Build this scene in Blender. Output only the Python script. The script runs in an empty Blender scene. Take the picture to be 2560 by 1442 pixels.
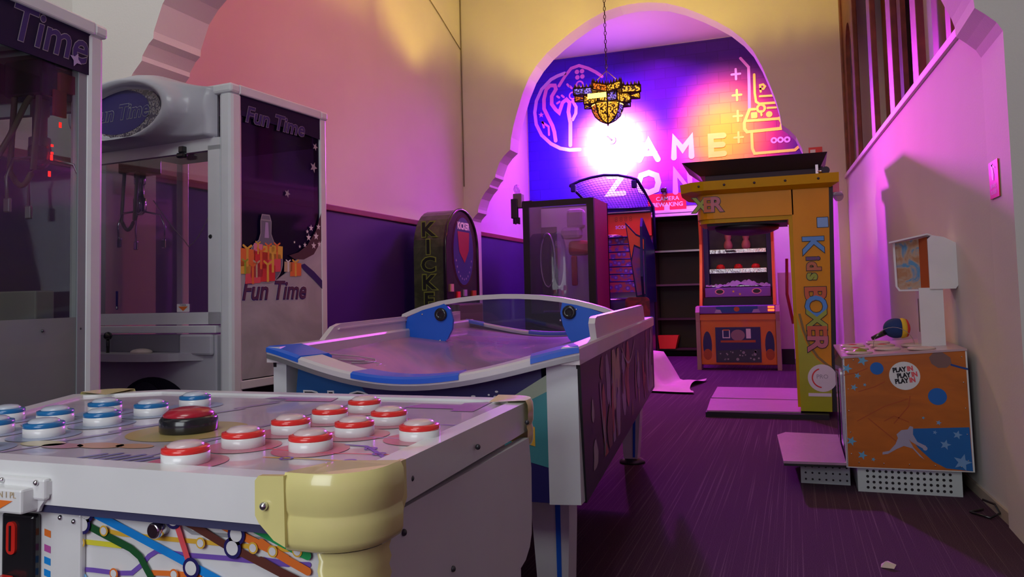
import bpy, bmesh, math, random
from mathutils import Vector, Matrix
from mathutils.geometry import tessellate_polygon
random.seed(7)
C = bpy.context.scene.collection
SC = bpy.context.scene
# ---------------------------------------------------------------- camera
W_PX = 2560.0
F_PX, CY_PX = 1946.4, 625.7
PITCH, ROLL, YAW = 0.05708, -0.02425, 0.34754
cam = bpy.data.cameras.new('camera'); co = bpy.data.objects.new('camera', cam); C.objects.link(co)
cam.sensor_width = 36.0; cam.lens = F_PX/W_PX*36.0; cam.clip_start = .05; cam.clip_end = 100
cam.shift_y = -(721.0-CY_PX)/W_PX
fw = Vector((-math.sin(YAW)*math.cos(PITCH), math.cos(YAW)*math.cos(PITCH), math.sin(PITCH)))
rt = Vector((math.cos(YAW), math.sin(YAW), 0)); up = rt.cross(fw)
r2 = rt*math.cos(ROLL)+up*math.sin(ROLL); u2 = -rt*math.sin(ROLL)+up*math.cos(ROLL)
m = Matrix((r2, u2, -fw)).transposed().to_4x4(); m.translation = Vector((0, 0, 1.0))
co.matrix_world = m
SC.camera = co
# ---------------------------------------------------------------- world and exposure
SC.view_settings.view_transform = 'Standard'; SC.view_settings.look = 'None'
SC.view_settings.exposure = 0.0; SC.view_settings.gamma = 1.0
wd = bpy.data.worlds.new('world'); SC.world = wd; wd.use_nodes = True
wd.node_tree.nodes['Background'].inputs[0].default_value = (.80, .74, .85, 1)
wd.node_tree.nodes['Background'].inputs[1].default_value = .02
# ---------------------------------------------------------------- lights
def light(name, kind, loc, target, power, col, size=.3, size_y=None, cone=60, blend=1.0, spread=None):
    l = bpy.data.lights.new(name, kind); l.energy = power; l.color = col
    if kind == 'AREA':
        l.size = size
        if size_y: l.shape = 'RECTANGLE'; l.size_y = size_y
        if spread: l.spread = math.radians(spread)
    else:
        l.shadow_soft_size = size
    if kind == 'SPOT': l.spot_size = math.radians(cone); l.spot_blend = blend
    o = bpy.data.objects.new(name, l); C.objects.link(o); o.location = loc
    if target is not None:
        o.rotation_euler = (Vector(target)-Vector(loc)).to_track_quat('-Z', 'Y').to_euler()
    return o
# daylight from the entrance behind the photographer
light('entrance_daylight', 'AREA', (-.9, -.9, 1.5), (-1.1, 1.5, .9), 20, (.90, .97, 1.0), 1.3, 1.0)
light('entrance_ceiling_light', 'AREA', (-.8, -.6, 4.2), (-1.8, 3.4, 2.6), 44, (.93, 1.0, .97), 1.6, 1.6)  # stands for unseen ceiling lights near the camera
# bulb inside the hanging lantern
light('lantern_bulb', 'POINT', (-1.652, 7.4, 2.905), None, 175, (1.0, .75, .09), .02)
light('ceiling_fill', 'AREA', (-1.4, 5.6, 5.1), (-1.7, 6.4, 0), 14, (1.0, .55, .55), 1.5, 2.5)  # added fill for the middle room, no fixture modelled
light('near_wall_fill_spot', 'SPOT', (-1.5, -.5, 4.2), (-3.75, 3.1, 2.75), 200, (.93, 1.0, 1.0), .2, cone=38, blend=.6)  # added spot that only brightens the upper near arch wall
# coloured light of the game zone, spots standing for the globe lamp
light('mural_spot', 'SPOT', (-2.56, 11.16, 3.34), (-2.56, 11.75, 3.30), 620, (1.0, .62, 1.0), .04, cone=135, blend=1)
light('zone_ceiling_fill', 'SPOT', (-2.3, 10.6, 3.75), (-1.6, 10.2, 4.73), 12, (.72, .08, 1.0), .2, cone=165, blend=1)  # added spot to brighten the zone ceiling and arch soffit
light('mural_warm_spot', 'SPOT', (-1.0, 10.3, 4.4), (-.85, 11.75, 3.3), 190, (1.0, .88, .40), .1, cone=75, blend=1)  # added warm spot that brings out the yellow of the print
light('zone_wash', 'AREA', (-1.6, 10.5, 4.62), (-2.0, 10.7, 0), 185, (.56, .018, 1.0), 1.4, 1.4, spread=150)
light('beam_violet', 'SPOT', (-2.50, 10.96, 3.10), (.75, 3.7, 2.0), 1300, (.42, .05, 1.0), .16, cone=44, blend=.8)
light('beam_magenta', 'SPOT', (-2.60, 10.96, 3.06), (.75, 5.0, 1.9), 1150, (1.0, .045, .42), .20, cone=26, blend=.9)
light('beam_red', 'SPOT', (-2.85, 10.96, 3.15), (.72, 6.2, 1.75), 420, (1.0, .10, .06), .2, cone=18, blend=1)
light('beam_wide', 'SPOT', (-2.56, 10.94, 3.2), (-.9, 5.5, .2), 600, (.75, .03, .70), .06, cone=66, blend=.9)
light('left_wall_red_fill', 'SPOT', (.35, 5.2, 4.6), (-3.95, 5.2, 2.2), 200, (1.0, .09, .17), .10, cone=100, blend=1)  # added red fill for the left wall, not a fixture

# ---------------------------------------------------------------- materials
MATS = {}
def mat(name, col=(.5, .5, .5), rough=.5, metal=0, emis=None, es=0, coat=0, noise=None, bump=0, bscale=200, spec=None):
    if name in MATS: return MATS[name]
    mt = bpy.data.materials.new(name); mt.use_nodes = True; nt = mt.node_tree; b = nt.nodes['Principled BSDF']
    b.inputs['Base Color'].default_value = (*col, 1); b.inputs['Roughness'].default_value = rough
    b.inputs['Metallic'].default_value = metal; b.inputs['Coat Weight'].default_value = coat
    if spec is not None: b.inputs['Specular IOR Level'].default_value = spec
    if emis: b.inputs['Emission Color'].default_value = (*emis, 1); b.inputs['Emission Strength'].default_value = es
    tc = nt.nodes.new('ShaderNodeTexCoord')
    n = nt.nodes.new('ShaderNodeTexNoise'); n.inputs['Scale'].default_value = (noise or (6, .06))[0]; n.inputs['Detail'].default_value = 5
    nt.links.new(tc.outputs['Object'], n.inputs['Vector'])
    mx = nt.nodes.new('ShaderNodeMix'); mx.data_type = 'RGBA'; mx.blend_type = 'MULTIPLY'; mx.inputs['Factor'].default_value = 1
    a = (noise or (6, .06))[1]
    mr = nt.nodes.new('ShaderNodeMapRange'); mr.inputs['From Min'].default_value = .3; mr.inputs['From Max'].default_value = .7
    mr.inputs['To Min'].default_value = 1-a; mr.inputs['To Max'].default_value = 1+a*.3
    nt.links.new(n.outputs['Fac'], mr.inputs['Value'])
    mx.inputs['A'].default_value = (*col, 1); nt.links.new(mr.outputs['Result'], mx.inputs['B'])
    nt.links.new(mx.outputs['Result'], b.inputs['Base Color'])
    if bump:
        n2 = nt.nodes.new('ShaderNodeTexNoise'); n2.inputs['Scale'].default_value = bscale; nt.links.new(tc.outputs['Object'], n2.inputs['Vector'])
        bp = nt.nodes.new('ShaderNodeBump'); bp.inputs['Strength'].default_value = bump; bp.inputs['Distance'].default_value = .004
        nt.links.new(n2.outputs['Fac'], bp.inputs['Height']); nt.links.new(bp.outputs['Normal'], b.inputs['Normal'])
    MATS[name] = mt; return mt
def glass(name, tint=(.9, .92, .95), refl=.08, alpha=.12, rough=.03, dcol=(.1, .1, .15), rmax=.35):
    """thin pane: see-through, a little body colour, fresnel reflection"""
    if name in MATS: return MATS[name]
    mt = bpy.data.materials.new(name); mt.use_nodes = True; nt = mt.node_tree; nt.nodes.clear()
    out = nt.nodes.new('ShaderNodeOutputMaterial'); tr = nt.nodes.new('ShaderNodeBsdfTransparent'); tr.inputs[0].default_value = (*tint, 1)
    df = nt.nodes.new('ShaderNodeBsdfDiffuse'); df.inputs[0].default_value = (*dcol, 1)
    gl = nt.nodes.new('ShaderNodeBsdfGlossy'); gl.inputs['Roughness'].default_value = rough
    m1 = nt.nodes.new('ShaderNodeMixShader'); m1.inputs[0].default_value = alpha
    m2 = nt.nodes.new('ShaderNodeMixShader')
    lw = nt.nodes.new('ShaderNodeLayerWeight'); lw.inputs[0].default_value = .25
    mr = nt.nodes.new('ShaderNodeMapRange'); mr.inputs['To Min'].default_value = refl; mr.inputs['To Max'].default_value = rmax
    nt.links.new(lw.outputs['Fresnel'], mr.inputs['Value'])
    nt.links.new(tr.outputs[0], m1.inputs[1]); nt.links.new(df.outputs[0], m1.inputs[2])
    nt.links.new(m1.outputs[0], m2.inputs[1]); nt.links.new(gl.outputs[0], m2.inputs[2]); nt.links.new(mr.outputs[0], m2.inputs[0])
    nt.links.new(m2.outputs[0], out.inputs[0]); MATS[name] = mt; return mt
def ramp_mat(name, kind, stops, scale=3, rough=.4, stretch=(1, 1, 1), dist=2, coat=0, detail=4, coord='Object'):
    if name in MATS: return MATS[name]
    mt = bpy.data.materials.new(name); mt.use_nodes = True; nt = mt.node_tree; b = nt.nodes['Principled BSDF']
    b.inputs['Roughness'].default_value = rough; b.inputs['Coat Weight'].default_value = coat
    tc = nt.nodes.new('ShaderNodeTexCoord'); mp = nt.nodes.new('ShaderNodeMapping'); mp.inputs['Scale'].default_value = stretch
    nt.links.new(tc.outputs[coord], mp.inputs['Vector'])
    if kind == 'noise': t = nt.nodes.new('ShaderNodeTexNoise'); t.inputs['Detail'].default_value = detail; t.inputs['Distortion'].default_value = dist
    elif kind == 'wave': t = nt.nodes.new('ShaderNodeTexWave'); t.inputs['Distortion'].default_value = dist; t.inputs['Detail'].default_value = detail
    elif kind == 'voronoi': t = nt.nodes.new('ShaderNodeTexVoronoi')
    t.inputs['Scale'].default_value = scale; nt.links.new(mp.outputs[0], t.inputs['Vector'])
    cr = nt.nodes.new('ShaderNodeValToRGB'); e = cr.color_ramp.elements
    while len(e) < len(stops): e.new(.5)
    for i, (p, c) in enumerate(stops): e[i].position = p; e[i].color = (*c, 1)
    nt.links.new(t.outputs['Distance' if kind == 'voronoi' else 'Fac'], cr.inputs['Fac'])
    nt.links.new(cr.outputs['Color'], b.inputs['Base Color']); MATS[name] = mt; return mt

WHITEPL = mat('white_painted_plaster', (.74, .70, .66), .85, noise=(1.2, .06), bump=.15, bscale=90)
NAVY = mat('navy_dado_paint', (.030, .010, .13), .6, noise=(2, .1))
RAILB = mat('dado_rail_brown', (.20, .035, .03), .5)
WHITE = mat('white_powder_coat', (.74, .76, .78), .32, coat=.3)
WHITE2 = mat('white_plastic', (.82, .82, .82), .28, coat=.3)
CREAM = mat('cream_side_board', (.70, .68, .70), .5, noise=(3, .08))
YELLOWP = mat('aged_cream_plastic', (.84, .76, .30), .22, coat=.5, noise=(5, .12))
GREYM = mat('grey_moulded_plastic', (.50, .50, .56), .4, coat=.2)
BLACK = mat('black_matt_board', (.012, .011, .014), .5)
BLACKP = mat('black_gloss_plastic', (.015, .015, .018), .2, coat=.3)
DARKG = mat('dark_grey_metal', (.08, .08, .09), .35, metal=.6)
CHROME = mat('polished_chrome', (.75, .75, .78), .12, metal=1)
STEEL = mat('steel_screw', (.7, .7, .72), .25, metal=1)
ALU = mat('aluminium_strip', (.72, .72, .72), .3, metal=.6)
REDP = mat('red_plastic', (.75, .03, .02), .25, coat=.4)
REDB = mat('red_button_ring', (.80, .03, .025), .25, coat=.4)
BLUEB = mat('blue_button_ring', (.01, .16, .42), .25, coat=.4)
CAPW = mat('frosted_button_cap', (.72, .55, .57), .25, coat=.4)
CAPB = mat('frosted_button_cap_blue', (.55, .60, .70), .25, coat=.4)
BLUEP = mat('bright_blue_plastic', (.015, .13, .72), .35, coat=.2)
WOOD = mat('red_brown_wood', (.20, .055, .02), .45, noise=(9, .4))
ORANGE = mat('orange_laminate', (.78, .20, .015), .3, coat=.4)
ORNG2 = mat('orange_print', (.75, .17, .02), .35)
YEL = mat('yellow_print', (.78, .37, .0), .35, coat=.08, spec=.25, noise=(3, .1))
YELM = mat('yellow_moulding', (.62, .40, .0), .4, spec=.2)
LIME = mat('lime_print', (.42, .50, .01), .3, coat=.3)
def P(name, c, r=.4): return mat('print_'+name, c, r)
INK = dict(navy=P('navy', (.02, .015, .13)), white=P('white', (.80, .80, .80)), red=P('red', (.75, .04, .03)), blue=P('blue', (.01, .27, .78)),
  sky=P('sky', (.22, .50, .80)), green=P('green', (.02, .36, .10)), dgreen=P('dark_green', (.015, .10, .03)), orange=P('orange', (.88, .20, .03)),
  brown=P('brown', (.13, .035, .025)), gold=P('gold', (.85, .50, .05)), yellow=P('yellow', (.82, .75, .05)), violet=P('violet', (.20, .10, .50)),
  pink=P('pink', (.85, .25, .35)), black=P('black', (.012, .012, .015)), grey=P('grey', (.35, .35, .37)), coral=P('coral', (.85, .10, .12)),
  magenta=P('magenta', (.55, .10, .40)), lime=P('lime', (.35, .50, .03)), tan=P('tan', (.60, .45, .25)), deep=P('deep_blue', (.01, .06, .30)), rust=P('rust', (.45, .08, .015)),
  lilac=P('lilac', (.45, .35, .60)), teal=P('teal', (.01, .22, .30)))

# ---------------------------------------------------------------- mesh builder
class MB:
    def __init__(s): s.v = []; s.f = []; s.mi = []; s.sm = []; s.mats = []; s.cur = 0
    def use(s, m):
        if m not in s.mats: s.mats.append(m)
        s.cur = s.mats.index(m); return s
    def add(s, vs, fs, smooth=False):
        if not s.mats: s.mats.append(WHITE)
        n = len(s.v); s.v += [tuple(v) for v in vs]
        for f in fs: s.f.append([i+n for i in f]); s.mi.append(s.cur); s.sm.append(smooth)
        return s
    def box(s, x0, x1, y0, y1, z0, z1, bev=0, seg=2):
        vs = [(x, y, z) for x in (x0, x1) for y in (y0, y1) for z in (z0, z1)]
        fs = [(0, 1, 3, 2), (4, 6, 7, 5), (0, 4, 5, 1), (2, 3, 7, 6), (0, 2, 6, 4), (1, 5, 7, 3)]
        if bev <= 0: return s.add(vs, fs)
        bm = bmesh.new(); bv = [bm.verts.new(v) for v in vs]
        for f in fs: bm.faces.new([bv[i] for i in f])
        bmesh.ops.bevel(bm, geom=bm.edges[:], offset=bev, segments=seg, profile=.5, affect='EDGES')
        return s.bm(bm)
    def bm(s, bm, smooth=False):
        bm.verts.index_update(); s.add([v.co.copy() for v in bm.verts], [[v.index for v in f.verts] for f in bm.faces], smooth); bm.free(); return s
    def prism(s, pts, h0, h1, mp):
        """polygon in plane coordinates, extruded h0..h1 along the plane normal; mp(u, v, h) -> xyz"""
        n = len(pts); tri = tessellate_polygon([[Vector((p[0], p[1], 0)) for p in pts]])
        a = [mp(u, v, h0) for u, v in pts]; b = [mp(u, v, h1) for u, v in pts]
        fs = [tuple(t) for t in tri]+[tuple(i+n for i in reversed(t)) for t in tri]
        fs += [(i, (i+1) % n, (i+1) % n+n, i+n) for i in range(n)]
        return s.add(a+b, fs)
    def flat(s, pts, mp, h=0):
        tri = tessellate_polygon([[Vector((p[0], p[1], 0)) for p in pts]])
        return s.add([mp(u, v, h) for u, v in pts], [tuple(t) for t in tri])
    def disc(s, u, v, r, mp, h=0, n=20, r2=None, ry=None):
        ry = ry or r
        if r2 is None: return s.add([mp(u+r*math.cos(2*math.pi*i/n), v+ry*math.sin(2*math.pi*i/n), h) for i in range(n)], [tuple(range(n))])
        vs = [mp(u+q*math.cos(2*math.pi*i/n), v+q*ry/r*math.sin(2*math.pi*i/n), h) for q in (r, r2) for i in range(n)]
        return s.add(vs, [(i, (i+1) % n, (i+1) % n+n, i+n) for i in range(n)])
    def stroke(s, pts, w, mp, h=0, caps=True):
        """one joined ribbon with mitred corners and rounded ends"""
        P_ = [Vector(p) for i, p in enumerate(pts) if i == 0 or (Vector(p)-Vector(pts[i-1])).length > 1e-5]
        n = len(P_); closed = n > 3 and (P_[0]-P_[-1]).length < 1e-4
        if closed: P_ = P_[:-1]; n -= 1
        L_, R_ = [], []
        for i, p in enumerate(P_):
            a = P_[i-1] if (i > 0 or closed) else None; c = P_[(i+1) % n] if (i < n-1 or closed) else None
            d0 = (p-a).normalized() if a is not None else None; d1 = (c-p).normalized() if c is not None else None
            if d0 is None: d0 = d1
            if d1 is None: d1 = d0
            n0 = Vector((-d0.y, d0.x)); n1 = Vector((-d1.y, d1.x)); m_ = n0+n1
            m_ = m_.normalized() if m_.length > 1e-4 else n0
            k = min(2.2, 1/max(.2, m_.dot(n0))); L_.append(p+m_*w/2*k); R_.append(p-m_*w/2*k)
        vs = [mp(*q, h) for q in L_]+[mp(*q, h) for q in R_]
        fs = [(i, (i+1) % n, n+(i+1) % n, n+i) for i in range(n if closed else n-1)]; s.add(vs, fs)
        if caps and not closed:
            for p, q in ((P_[0], P_[1]), (P_[-1], P_[-2])):
                t = math.atan2((p-q).y, (p-q).x)
                s.add([mp(p.x+w/2*math.cos(t+math.pi*(k/8-.5)), p.y+w/2*math.sin(t+math.pi*(k/8-.5)), h) for k in range(9)], [tuple(range(9))])
        return s
    def star(s, u, v, r, mp, h=0, k=5, inner=.42, rot=math.pi/2):
        return s.flat([(u+(r if i % 2 == 0 else r*inner)*math.cos(rot+math.pi*i/k), v+(r if i % 2 == 0 else r*inner)*math.sin(rot+math.pi*i/k)) for i in range(2*k)], mp, h)
    def tube(s, pts, r, n=8, closed=False):
        P_ = [Vector(p) for p in pts]; m_ = len(P_); rings = []
        for i, p in enumerate(P_):
            a = P_[(i-1) % m_] if (closed or i > 0) else p; b = P_[(i+1) % m_] if (closed or i < m_-1) else p
            t = (b-a).normalized(); q = Vector((0, 0, 1)) if abs(t.z) < .9 else Vector((1, 0, 0))
            x = t.cross(q).normalized(); y = t.cross(x)
            rr = r[i] if isinstance(r, (list, tuple)) else r
            rings.append([p+(x*math.cos(2*math.pi*k/n)+y*math.sin(2*math.pi*k/n))*rr for k in range(n)])
        vs = [v for g in rings for v in g]; fs = []
        for i in range(m_ if closed else m_-1):
            j = (i+1) % m_
            for k in range(n): fs.append((i*n+k, i*n+(k+1) % n, j*n+(k+1) % n, j*n+k))
        if not closed: fs += [tuple(range(n)), tuple(range((m_-1)*n, m_*n))]
        return s.add(vs, fs, True)
    def lathe(s, prof, c=(0, 0, 0), n=24, axis='z', smooth=True, cap=True):
        vs = []
        for r, h in prof:
            for k in range(n):
                a = 2*math.pi*k/n; x, y = r*math.cos(a), r*math.sin(a)
                vs.append({'z': (x, y, h), 'y': (x, h, y), 'x': (h, x, y)}[axis])
        vs = [(v[0]+c[0], v[1]+c[1], v[2]+c[2]) for v in vs]; fs = []
        for i in range(len(prof)-1):
            for k in range(n): fs.append((i*n+k, i*n+(k+1) % n, (i+1)*n+(k+1) % n, (i+1)*n+k))
        s.add(vs, fs, smooth)
        if cap:
            m0 = len(s.v)-len(vs)
            s.f.append([m0+k for k in range(n)]); s.mi.append(s.cur); s.sm.append(False)
            s.f.append([m0+(len(prof)-1)*n+k for k in range(n)]); s.mi.append(s.cur); s.sm.append(False)
        return s
    def sphere(s, c, r, n=16, sx=1, sy=1, sz=1):
        return s.lathe([(max(1e-4, r*math.sin(math.pi*i/n)), -r*math.cos(math.pi*i/n)) for i in range(n+1)], (0, 0, 0), n, cap=False)._xf(c, (sx, sy, sz), (n+1)*n)
    def _xf(s, c, sc, cnt):
        for i in range(len(s.v)-cnt, len(s.v)):
            v = s.v[i]; s.v[i] = (v[0]*sc[0]+c[0], v[1]*sc[1]+c[1], v[2]*sc[2]+c[2])
        return s
    def text(s, body, u, v, size, mp, h=0, align='CENTER', bold=0.0, shear=0, rot=0, sx=1.0, ext=None):
        cu = bpy.data.curves.new('t', 'FONT'); cu.body = body; cu.size = size; cu.align_x = align; cu.align_y = 'CENTER'
        cu.offset = bold; cu.shear = shear; cu.resolution_u = 3
        ob = bpy.data.objects.new('t', cu); C.objects.link(ob)
        bpy.context.view_layer.update()
        me = bpy.data.meshes.new_from_object(ob.evaluated_get(bpy.context.evaluated_depsgraph_get()))
        cr, sr = math.cos(rot), math.sin(rot)
        vs = [mp(u+p.co.x*sx*cr-p.co.y*sr, v+p.co.x*sx*sr+p.co.y*cr, h) for p in me.vertices]
        s.add(vs, [tuple(p.vertices) for p in me.polygons])
        bpy.data.meshes.remove(me); bpy.data.objects.remove(ob); bpy.data.curves.remove(cu)
        return s
    def build(s, name, m=None, parent=None, **props):
        me = bpy.data.meshes.new(name); me.from_pydata(s.v, [], s.f)
        for x in (s.mats if s.mats and m is None else [m]): me.materials.append(x)
        if m is None:
            for p, i in zip(me.polygons, s.mi): p.material_index = i
        for p, sm in zip(me.polygons, s.sm): p.use_smooth = sm
        b = bmesh.new(); b.from_mesh(me); bmesh.ops.recalc_face_normals(b, faces=b.faces[:]); b.to_mesh(me); b.free()
        me.update(); o = bpy.data.objects.new(name, me); C.objects.link(o)
        if parent is not None: o.parent = parent
        for k, v in props.items(): o[k] = v
        return o
XZ = lambda y: (lambda u, v, h=0: (u, y-h, v))      # plane facing -y
YZ = lambda x: (lambda u, v, h=0: (x+h, u, v))      # plane facing +x
XY = lambda z: (lambda u, v, h=0: (u, v, z+h))      # plane facing up
def thing(name, label, cat, loc=(0, 0, 0), rz=0, group=None):
    o = bpy.data.objects.new(name, None); C.objects.link(o); o.empty_display_size = .1
    o.location = loc; o.rotation_euler = (0, 0, math.radians(rz)); o['label'] = label; o['category'] = cat
    if group: o['group'] = group
    return o
def tag(o, label, cat, group=None):
    o['label'] = label; o['category'] = cat
    if group: o['group'] = group
    return o
def struct(o): o['kind'] = 'structure'; return o
def copyp(src, parent, loc=None):
    c = src.copy(); C.objects.link(c); c.parent = parent
    if loc is not None: c.location = loc
    for ch in list(src.children): copyp(ch, c)
    return c
def arc(cx, cy, r, a0, a1, n=12, ry=None):
    return [(cx+r*math.cos(math.radians(a0+(a1-a0)*i/n)), cy+(ry or r)*math.sin(math.radians(a0+(a1-a0)*i/n))) for i in range(n+1)]
def rrect(x0, x1, y0, y1, r, n=5):
    return arc(x1-r, y1-r, r, 0, 90, n)+arc(x0+r, y1-r, r, 90, 180, n)+arc(x0+r, y0+r, r, 180, 270, n)+arc(x1-r, y0+r, r, 270, 360, n)

# ================================================================ THE SETTING
def carpet():
    mt = bpy.data.materials.new('striped_carpet'); mt.use_nodes = True; nt = mt.node_tree; b = nt.nodes['Principled BSDF']; b.inputs['Roughness'].default_value = .95
    b.inputs['Specular IOR Level'].default_value = .1
    tc = nt.nodes.new('ShaderNodeTexCoord')
    def noise(scale, st, det=2):
        mp = nt.nodes.new('ShaderNodeMapping'); mp.inputs['Scale'].default_value = st; nt.links.new(tc.outputs['Object'], mp.inputs[0])
        n = nt.nodes.new('ShaderNodeTexNoise'); n.inputs['Scale'].default_value = scale; n.inputs['Detail'].default_value = det; nt.links.new(mp.outputs[0], n.inputs[0]); return n
    n1 = noise(150, (1, .004, 1), 1); n2 = noise(260, (1, 1, 1)); n3 = noise(1.5, (1, 1, 1))
    r = nt.nodes.new('ShaderNodeValToRGB'); r.color_ramp.elements[0].position = .58; r.color_ramp.elements[0].color = (.068, .034, .056, 1)
    r.color_ramp.elements[1].position = .72; r.color_ramp.elements[1].color = (.13, .085, .10, 1); nt.links.new(n1.outputs['Fac'], r.inputs[0])
    mx = nt.nodes.new('ShaderNodeMix'); mx.data_type = 'RGBA'; mx.blend_type = 'MULTIPLY'; mx.inputs['Factor'].default_value = 1
    mr = nt.nodes.new('ShaderNodeMapRange'); mr.inputs['From Min'].default_value = .3; mr.inputs['From Max'].default_value = .7; mr.inputs['To Min'].default_value = .65; mr.inputs['To Max'].default_value = 1.35
    nt.links.new(n2.outputs['Fac'], mr.inputs['Value']); nt.links.new(r.outputs[0], mx.inputs['A']); nt.links.new(mr.outputs[0], mx.inputs['B'])
    nt.links.new(mx.outputs['Result'], b.inputs['Base Color'])
    bp = nt.nodes.new('ShaderNodeBump'); bp.inputs['Strength'].default_value = .4; bp.inputs['Distance'].default_value = .004
    nt.links.new(n2.outputs['Fac'], bp.inputs['Height']); nt.links.new(bp.outputs[0], b.inputs['Normal'])
    return mt
CARPET = carpet()
struct(MB().box(-4.2, 2.6, -2.2, 12.6, -.1, 0).build('floor', CARPET))
XL, YA0, YA1, YB0, YB1, YM = -3.95, 3.37, 3.74, 9.13, 9.43, 11.75
struct(MB().box(XL-.15, XL, -2.2, 12.6, 0, 5.3).build('wall_left', WHITEPL))
d = MB().box(XL, XL+.012, YA1, YB0, 0, 1.80); d.box(XL, XL+.012, YB1, YM, 0, 1.80); d.box(XL, XL+.012, -2.0, YA0, 0, 1.80)
struct(d.build('trim_1', NAVY))
d = MB()
for a, b_ in ((-2.0, YA0), (YA1, YB0), (YB1, YM)): d.box(XL, XL+.03, a, b_, 1.80, 1.857, .006)
struct(d.build('trim_2', RAILB))
struct(MB().box(-4.1, 2.6, -2.2, YA1, 5.2, 5.3).box(-4.1, 2.6, YA1, YB1, 5.2, 5.3).build('ceiling', WHITEPL))
struct(MB().box(XL, 2.5, YB1, 12.6, 4.73, 4.83).build('ceiling_zone', WHITEPL))
# right wall of the middle room, with the ledge and the wooden screen above it
RWO, RWA = (.80, 3.74), 2.44
def RW(o): o.location = (RWO[0], RWO[1], 0); o.rotation_euler = (0, 0, math.radians(RWA)); return o
struct(RW(MB().box(0, .5, 0, 5.42, 0, 2.17).build('wall_right', WHITEPL)))
struct(RW(MB().box(-.02, .5, 0, 5.42, 2.17, 2.215, .006).build('trim_3', mat('ledge_paint', (.72, .60, .68), .5))))
struct(RW(MB().box(.42, .5, 0, 5.42, 2.215, 5.3).build('wall_right_upper', WHITEPL)))
# rooms further along on the right
struct(MB().box(2.45, 2.55, -2.2, YA0, 0, 5.3).build('wall_right_near', WHITEPL))
struct(MB().box(.50, .62, YB1, 12.6, 0, 4.8).build('wall_right_zone', WHITEPL))
struct(MB().box(-4.1, 2.6, -2.3, -2.2, 0, 5.3).build('wall_rear', WHITEPL))
# transverse walls with scalloped Moorish arches
HALF = [(2.155, 0), (2.155, 1.954), (2.137, 1.989), (2.103, 2.025), (2.069, 2.056), (2.066, 2.10), (2.056, 2.137), (2.021, 2.227), (1.965, 2.31), (1.903, 2.373),
        (1.90, 2.40), (1.885, 2.422), (1.857, 2.461), (1.824, 2.489), (1.82, 2.53), (1.80, 2.579), (1.76, 2.678), (1.693, 2.759), (1.616, 2.823),
        (1.597, 2.98), (1.56, 3.13), (1.507, 3.30), (1.43, 3.52), (1.342, 3.709), (1.24, 3.85), (1.10, 3.99), (.95, 4.10), (.78, 4.21), (.58, 4.32), (.38, 4.40), (.18, 4.44), (.05, 4.45)]
def archwall(name, xc, sc, x0, x1, y0, y1, top, fl):
    pr = [(xc-sc*a, b) for a, b in HALF]; pl = [(xc+sc*a, b) for a, b in HALF]
    pts = [(x0, 0), (x0, top), (x1, top), (x1, 0)]+pl+list(reversed(pr))
    o = MB().prism(pts, 0, -(y1-y0), XZ(y0)).build(name, WHITEPL)
    return struct(o)
archwall('wall_arch_far', -1.685, 1.0, XL, 2.5, YB0, YB1, 5.3, 1)
archwall('wall_arch_near', -1.45, 1.035, XL, 2.5, YA0, YA1, 5.3, 1)
# end wall of the game zone with its low opening
SX0, SX1 = -2.06, -1.05
struct(MB().prism([(XL, 0), (XL, 4.8), (.5, 4.8), (.5, 0), (SX1, 0), (SX1, 2.13), (SX0, 2.13), (SX0, 0)], 0, -.15, XZ(YM)).build('wall_back', WHITEPL))
struct(MB().box(SX0-.1, SX1+.1, YM+.75, YM+.85, 0, 2.3).box(SX0-.1, SX0, YM+.15, YM+.75, 0, 2.3).box(SX1, SX1+.1, YM+.15, YM+.75, 0, 2.3).box(SX0, SX1, YM+.15, YM+.75, 2.13, 2.3).build('wall_recess', mat('dark_recess_paint', (.05, .03, .03), .8)))
struct(MB().box(SX0-.02, SX1+.1, YM-.07, YM, 2.11, 2.15, .005).box(SX0-.02, SX1+.1, YM-.05, YM, 2.17, 2.21, .005).build('trim_4', WHITE2))
struct(RW(MB().box(-.012, 0, 0, 5.4, 0, .05).build('baseboard_right', mat('scuffed_baseboard', (.45, .38, .30), .6))))
struct(MB().box(XL+.0, XL+.03, YA1, YB0, 0, .07).build('baseboard_left', RAILB))

# wooden gallery screen above the ledge
POSTS = [(.56, .675), (1.377, 1.55), (2.23, 2.42), (3.177, 3.36), (4.30, 4.44), (5.30, 5.41)]
gs = thing('wooden_gallery_screen', 'tall red-brown wooden screen of posts and arched panels standing on the pink ledge', 'wooden screen', (RWO[0], RWO[1], 2.215), RWA)
for a, b_ in POSTS: MB().box(.0, .045, a, b_, 0, 2.98, .008).build('post', WOOD, gs)
def arched(a, b_, x, z0, z1):
    w = (b_-a); c = (a+b_)/2; r = w*.27
    pts = [(a, z0), (a, z1), (b_, z1), (b_, z0), (c+r, z0), (c+r, 1.15)]+arc(c, 1.15, r, 0, 180, 12, r*1.5)+[(c-r, 1.15), (c-r, z0)]
    MB().prism(pts, 0, .04, YZ(x)).build('arched_panel', WOOD, gs)
arched(4.44, 5.30, .02, 0, 2.98)
MB().box(.26, .30, 3.36, 4.30, .28, 2.98).build('panel', WOOD, gs)
MB().box(.26, .30, 1.55, 2.23, .30, 2.98).build('panel', WOOD, gs)
for a, b_ in ((3.36, 4.3), (1.55, 2.23), (.675, 1.377), (2.42, 3.177)): MB().box(.005, .04, a, b_, 1.9, 2.02, .01).build('rail', WOOD, gs)
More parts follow.
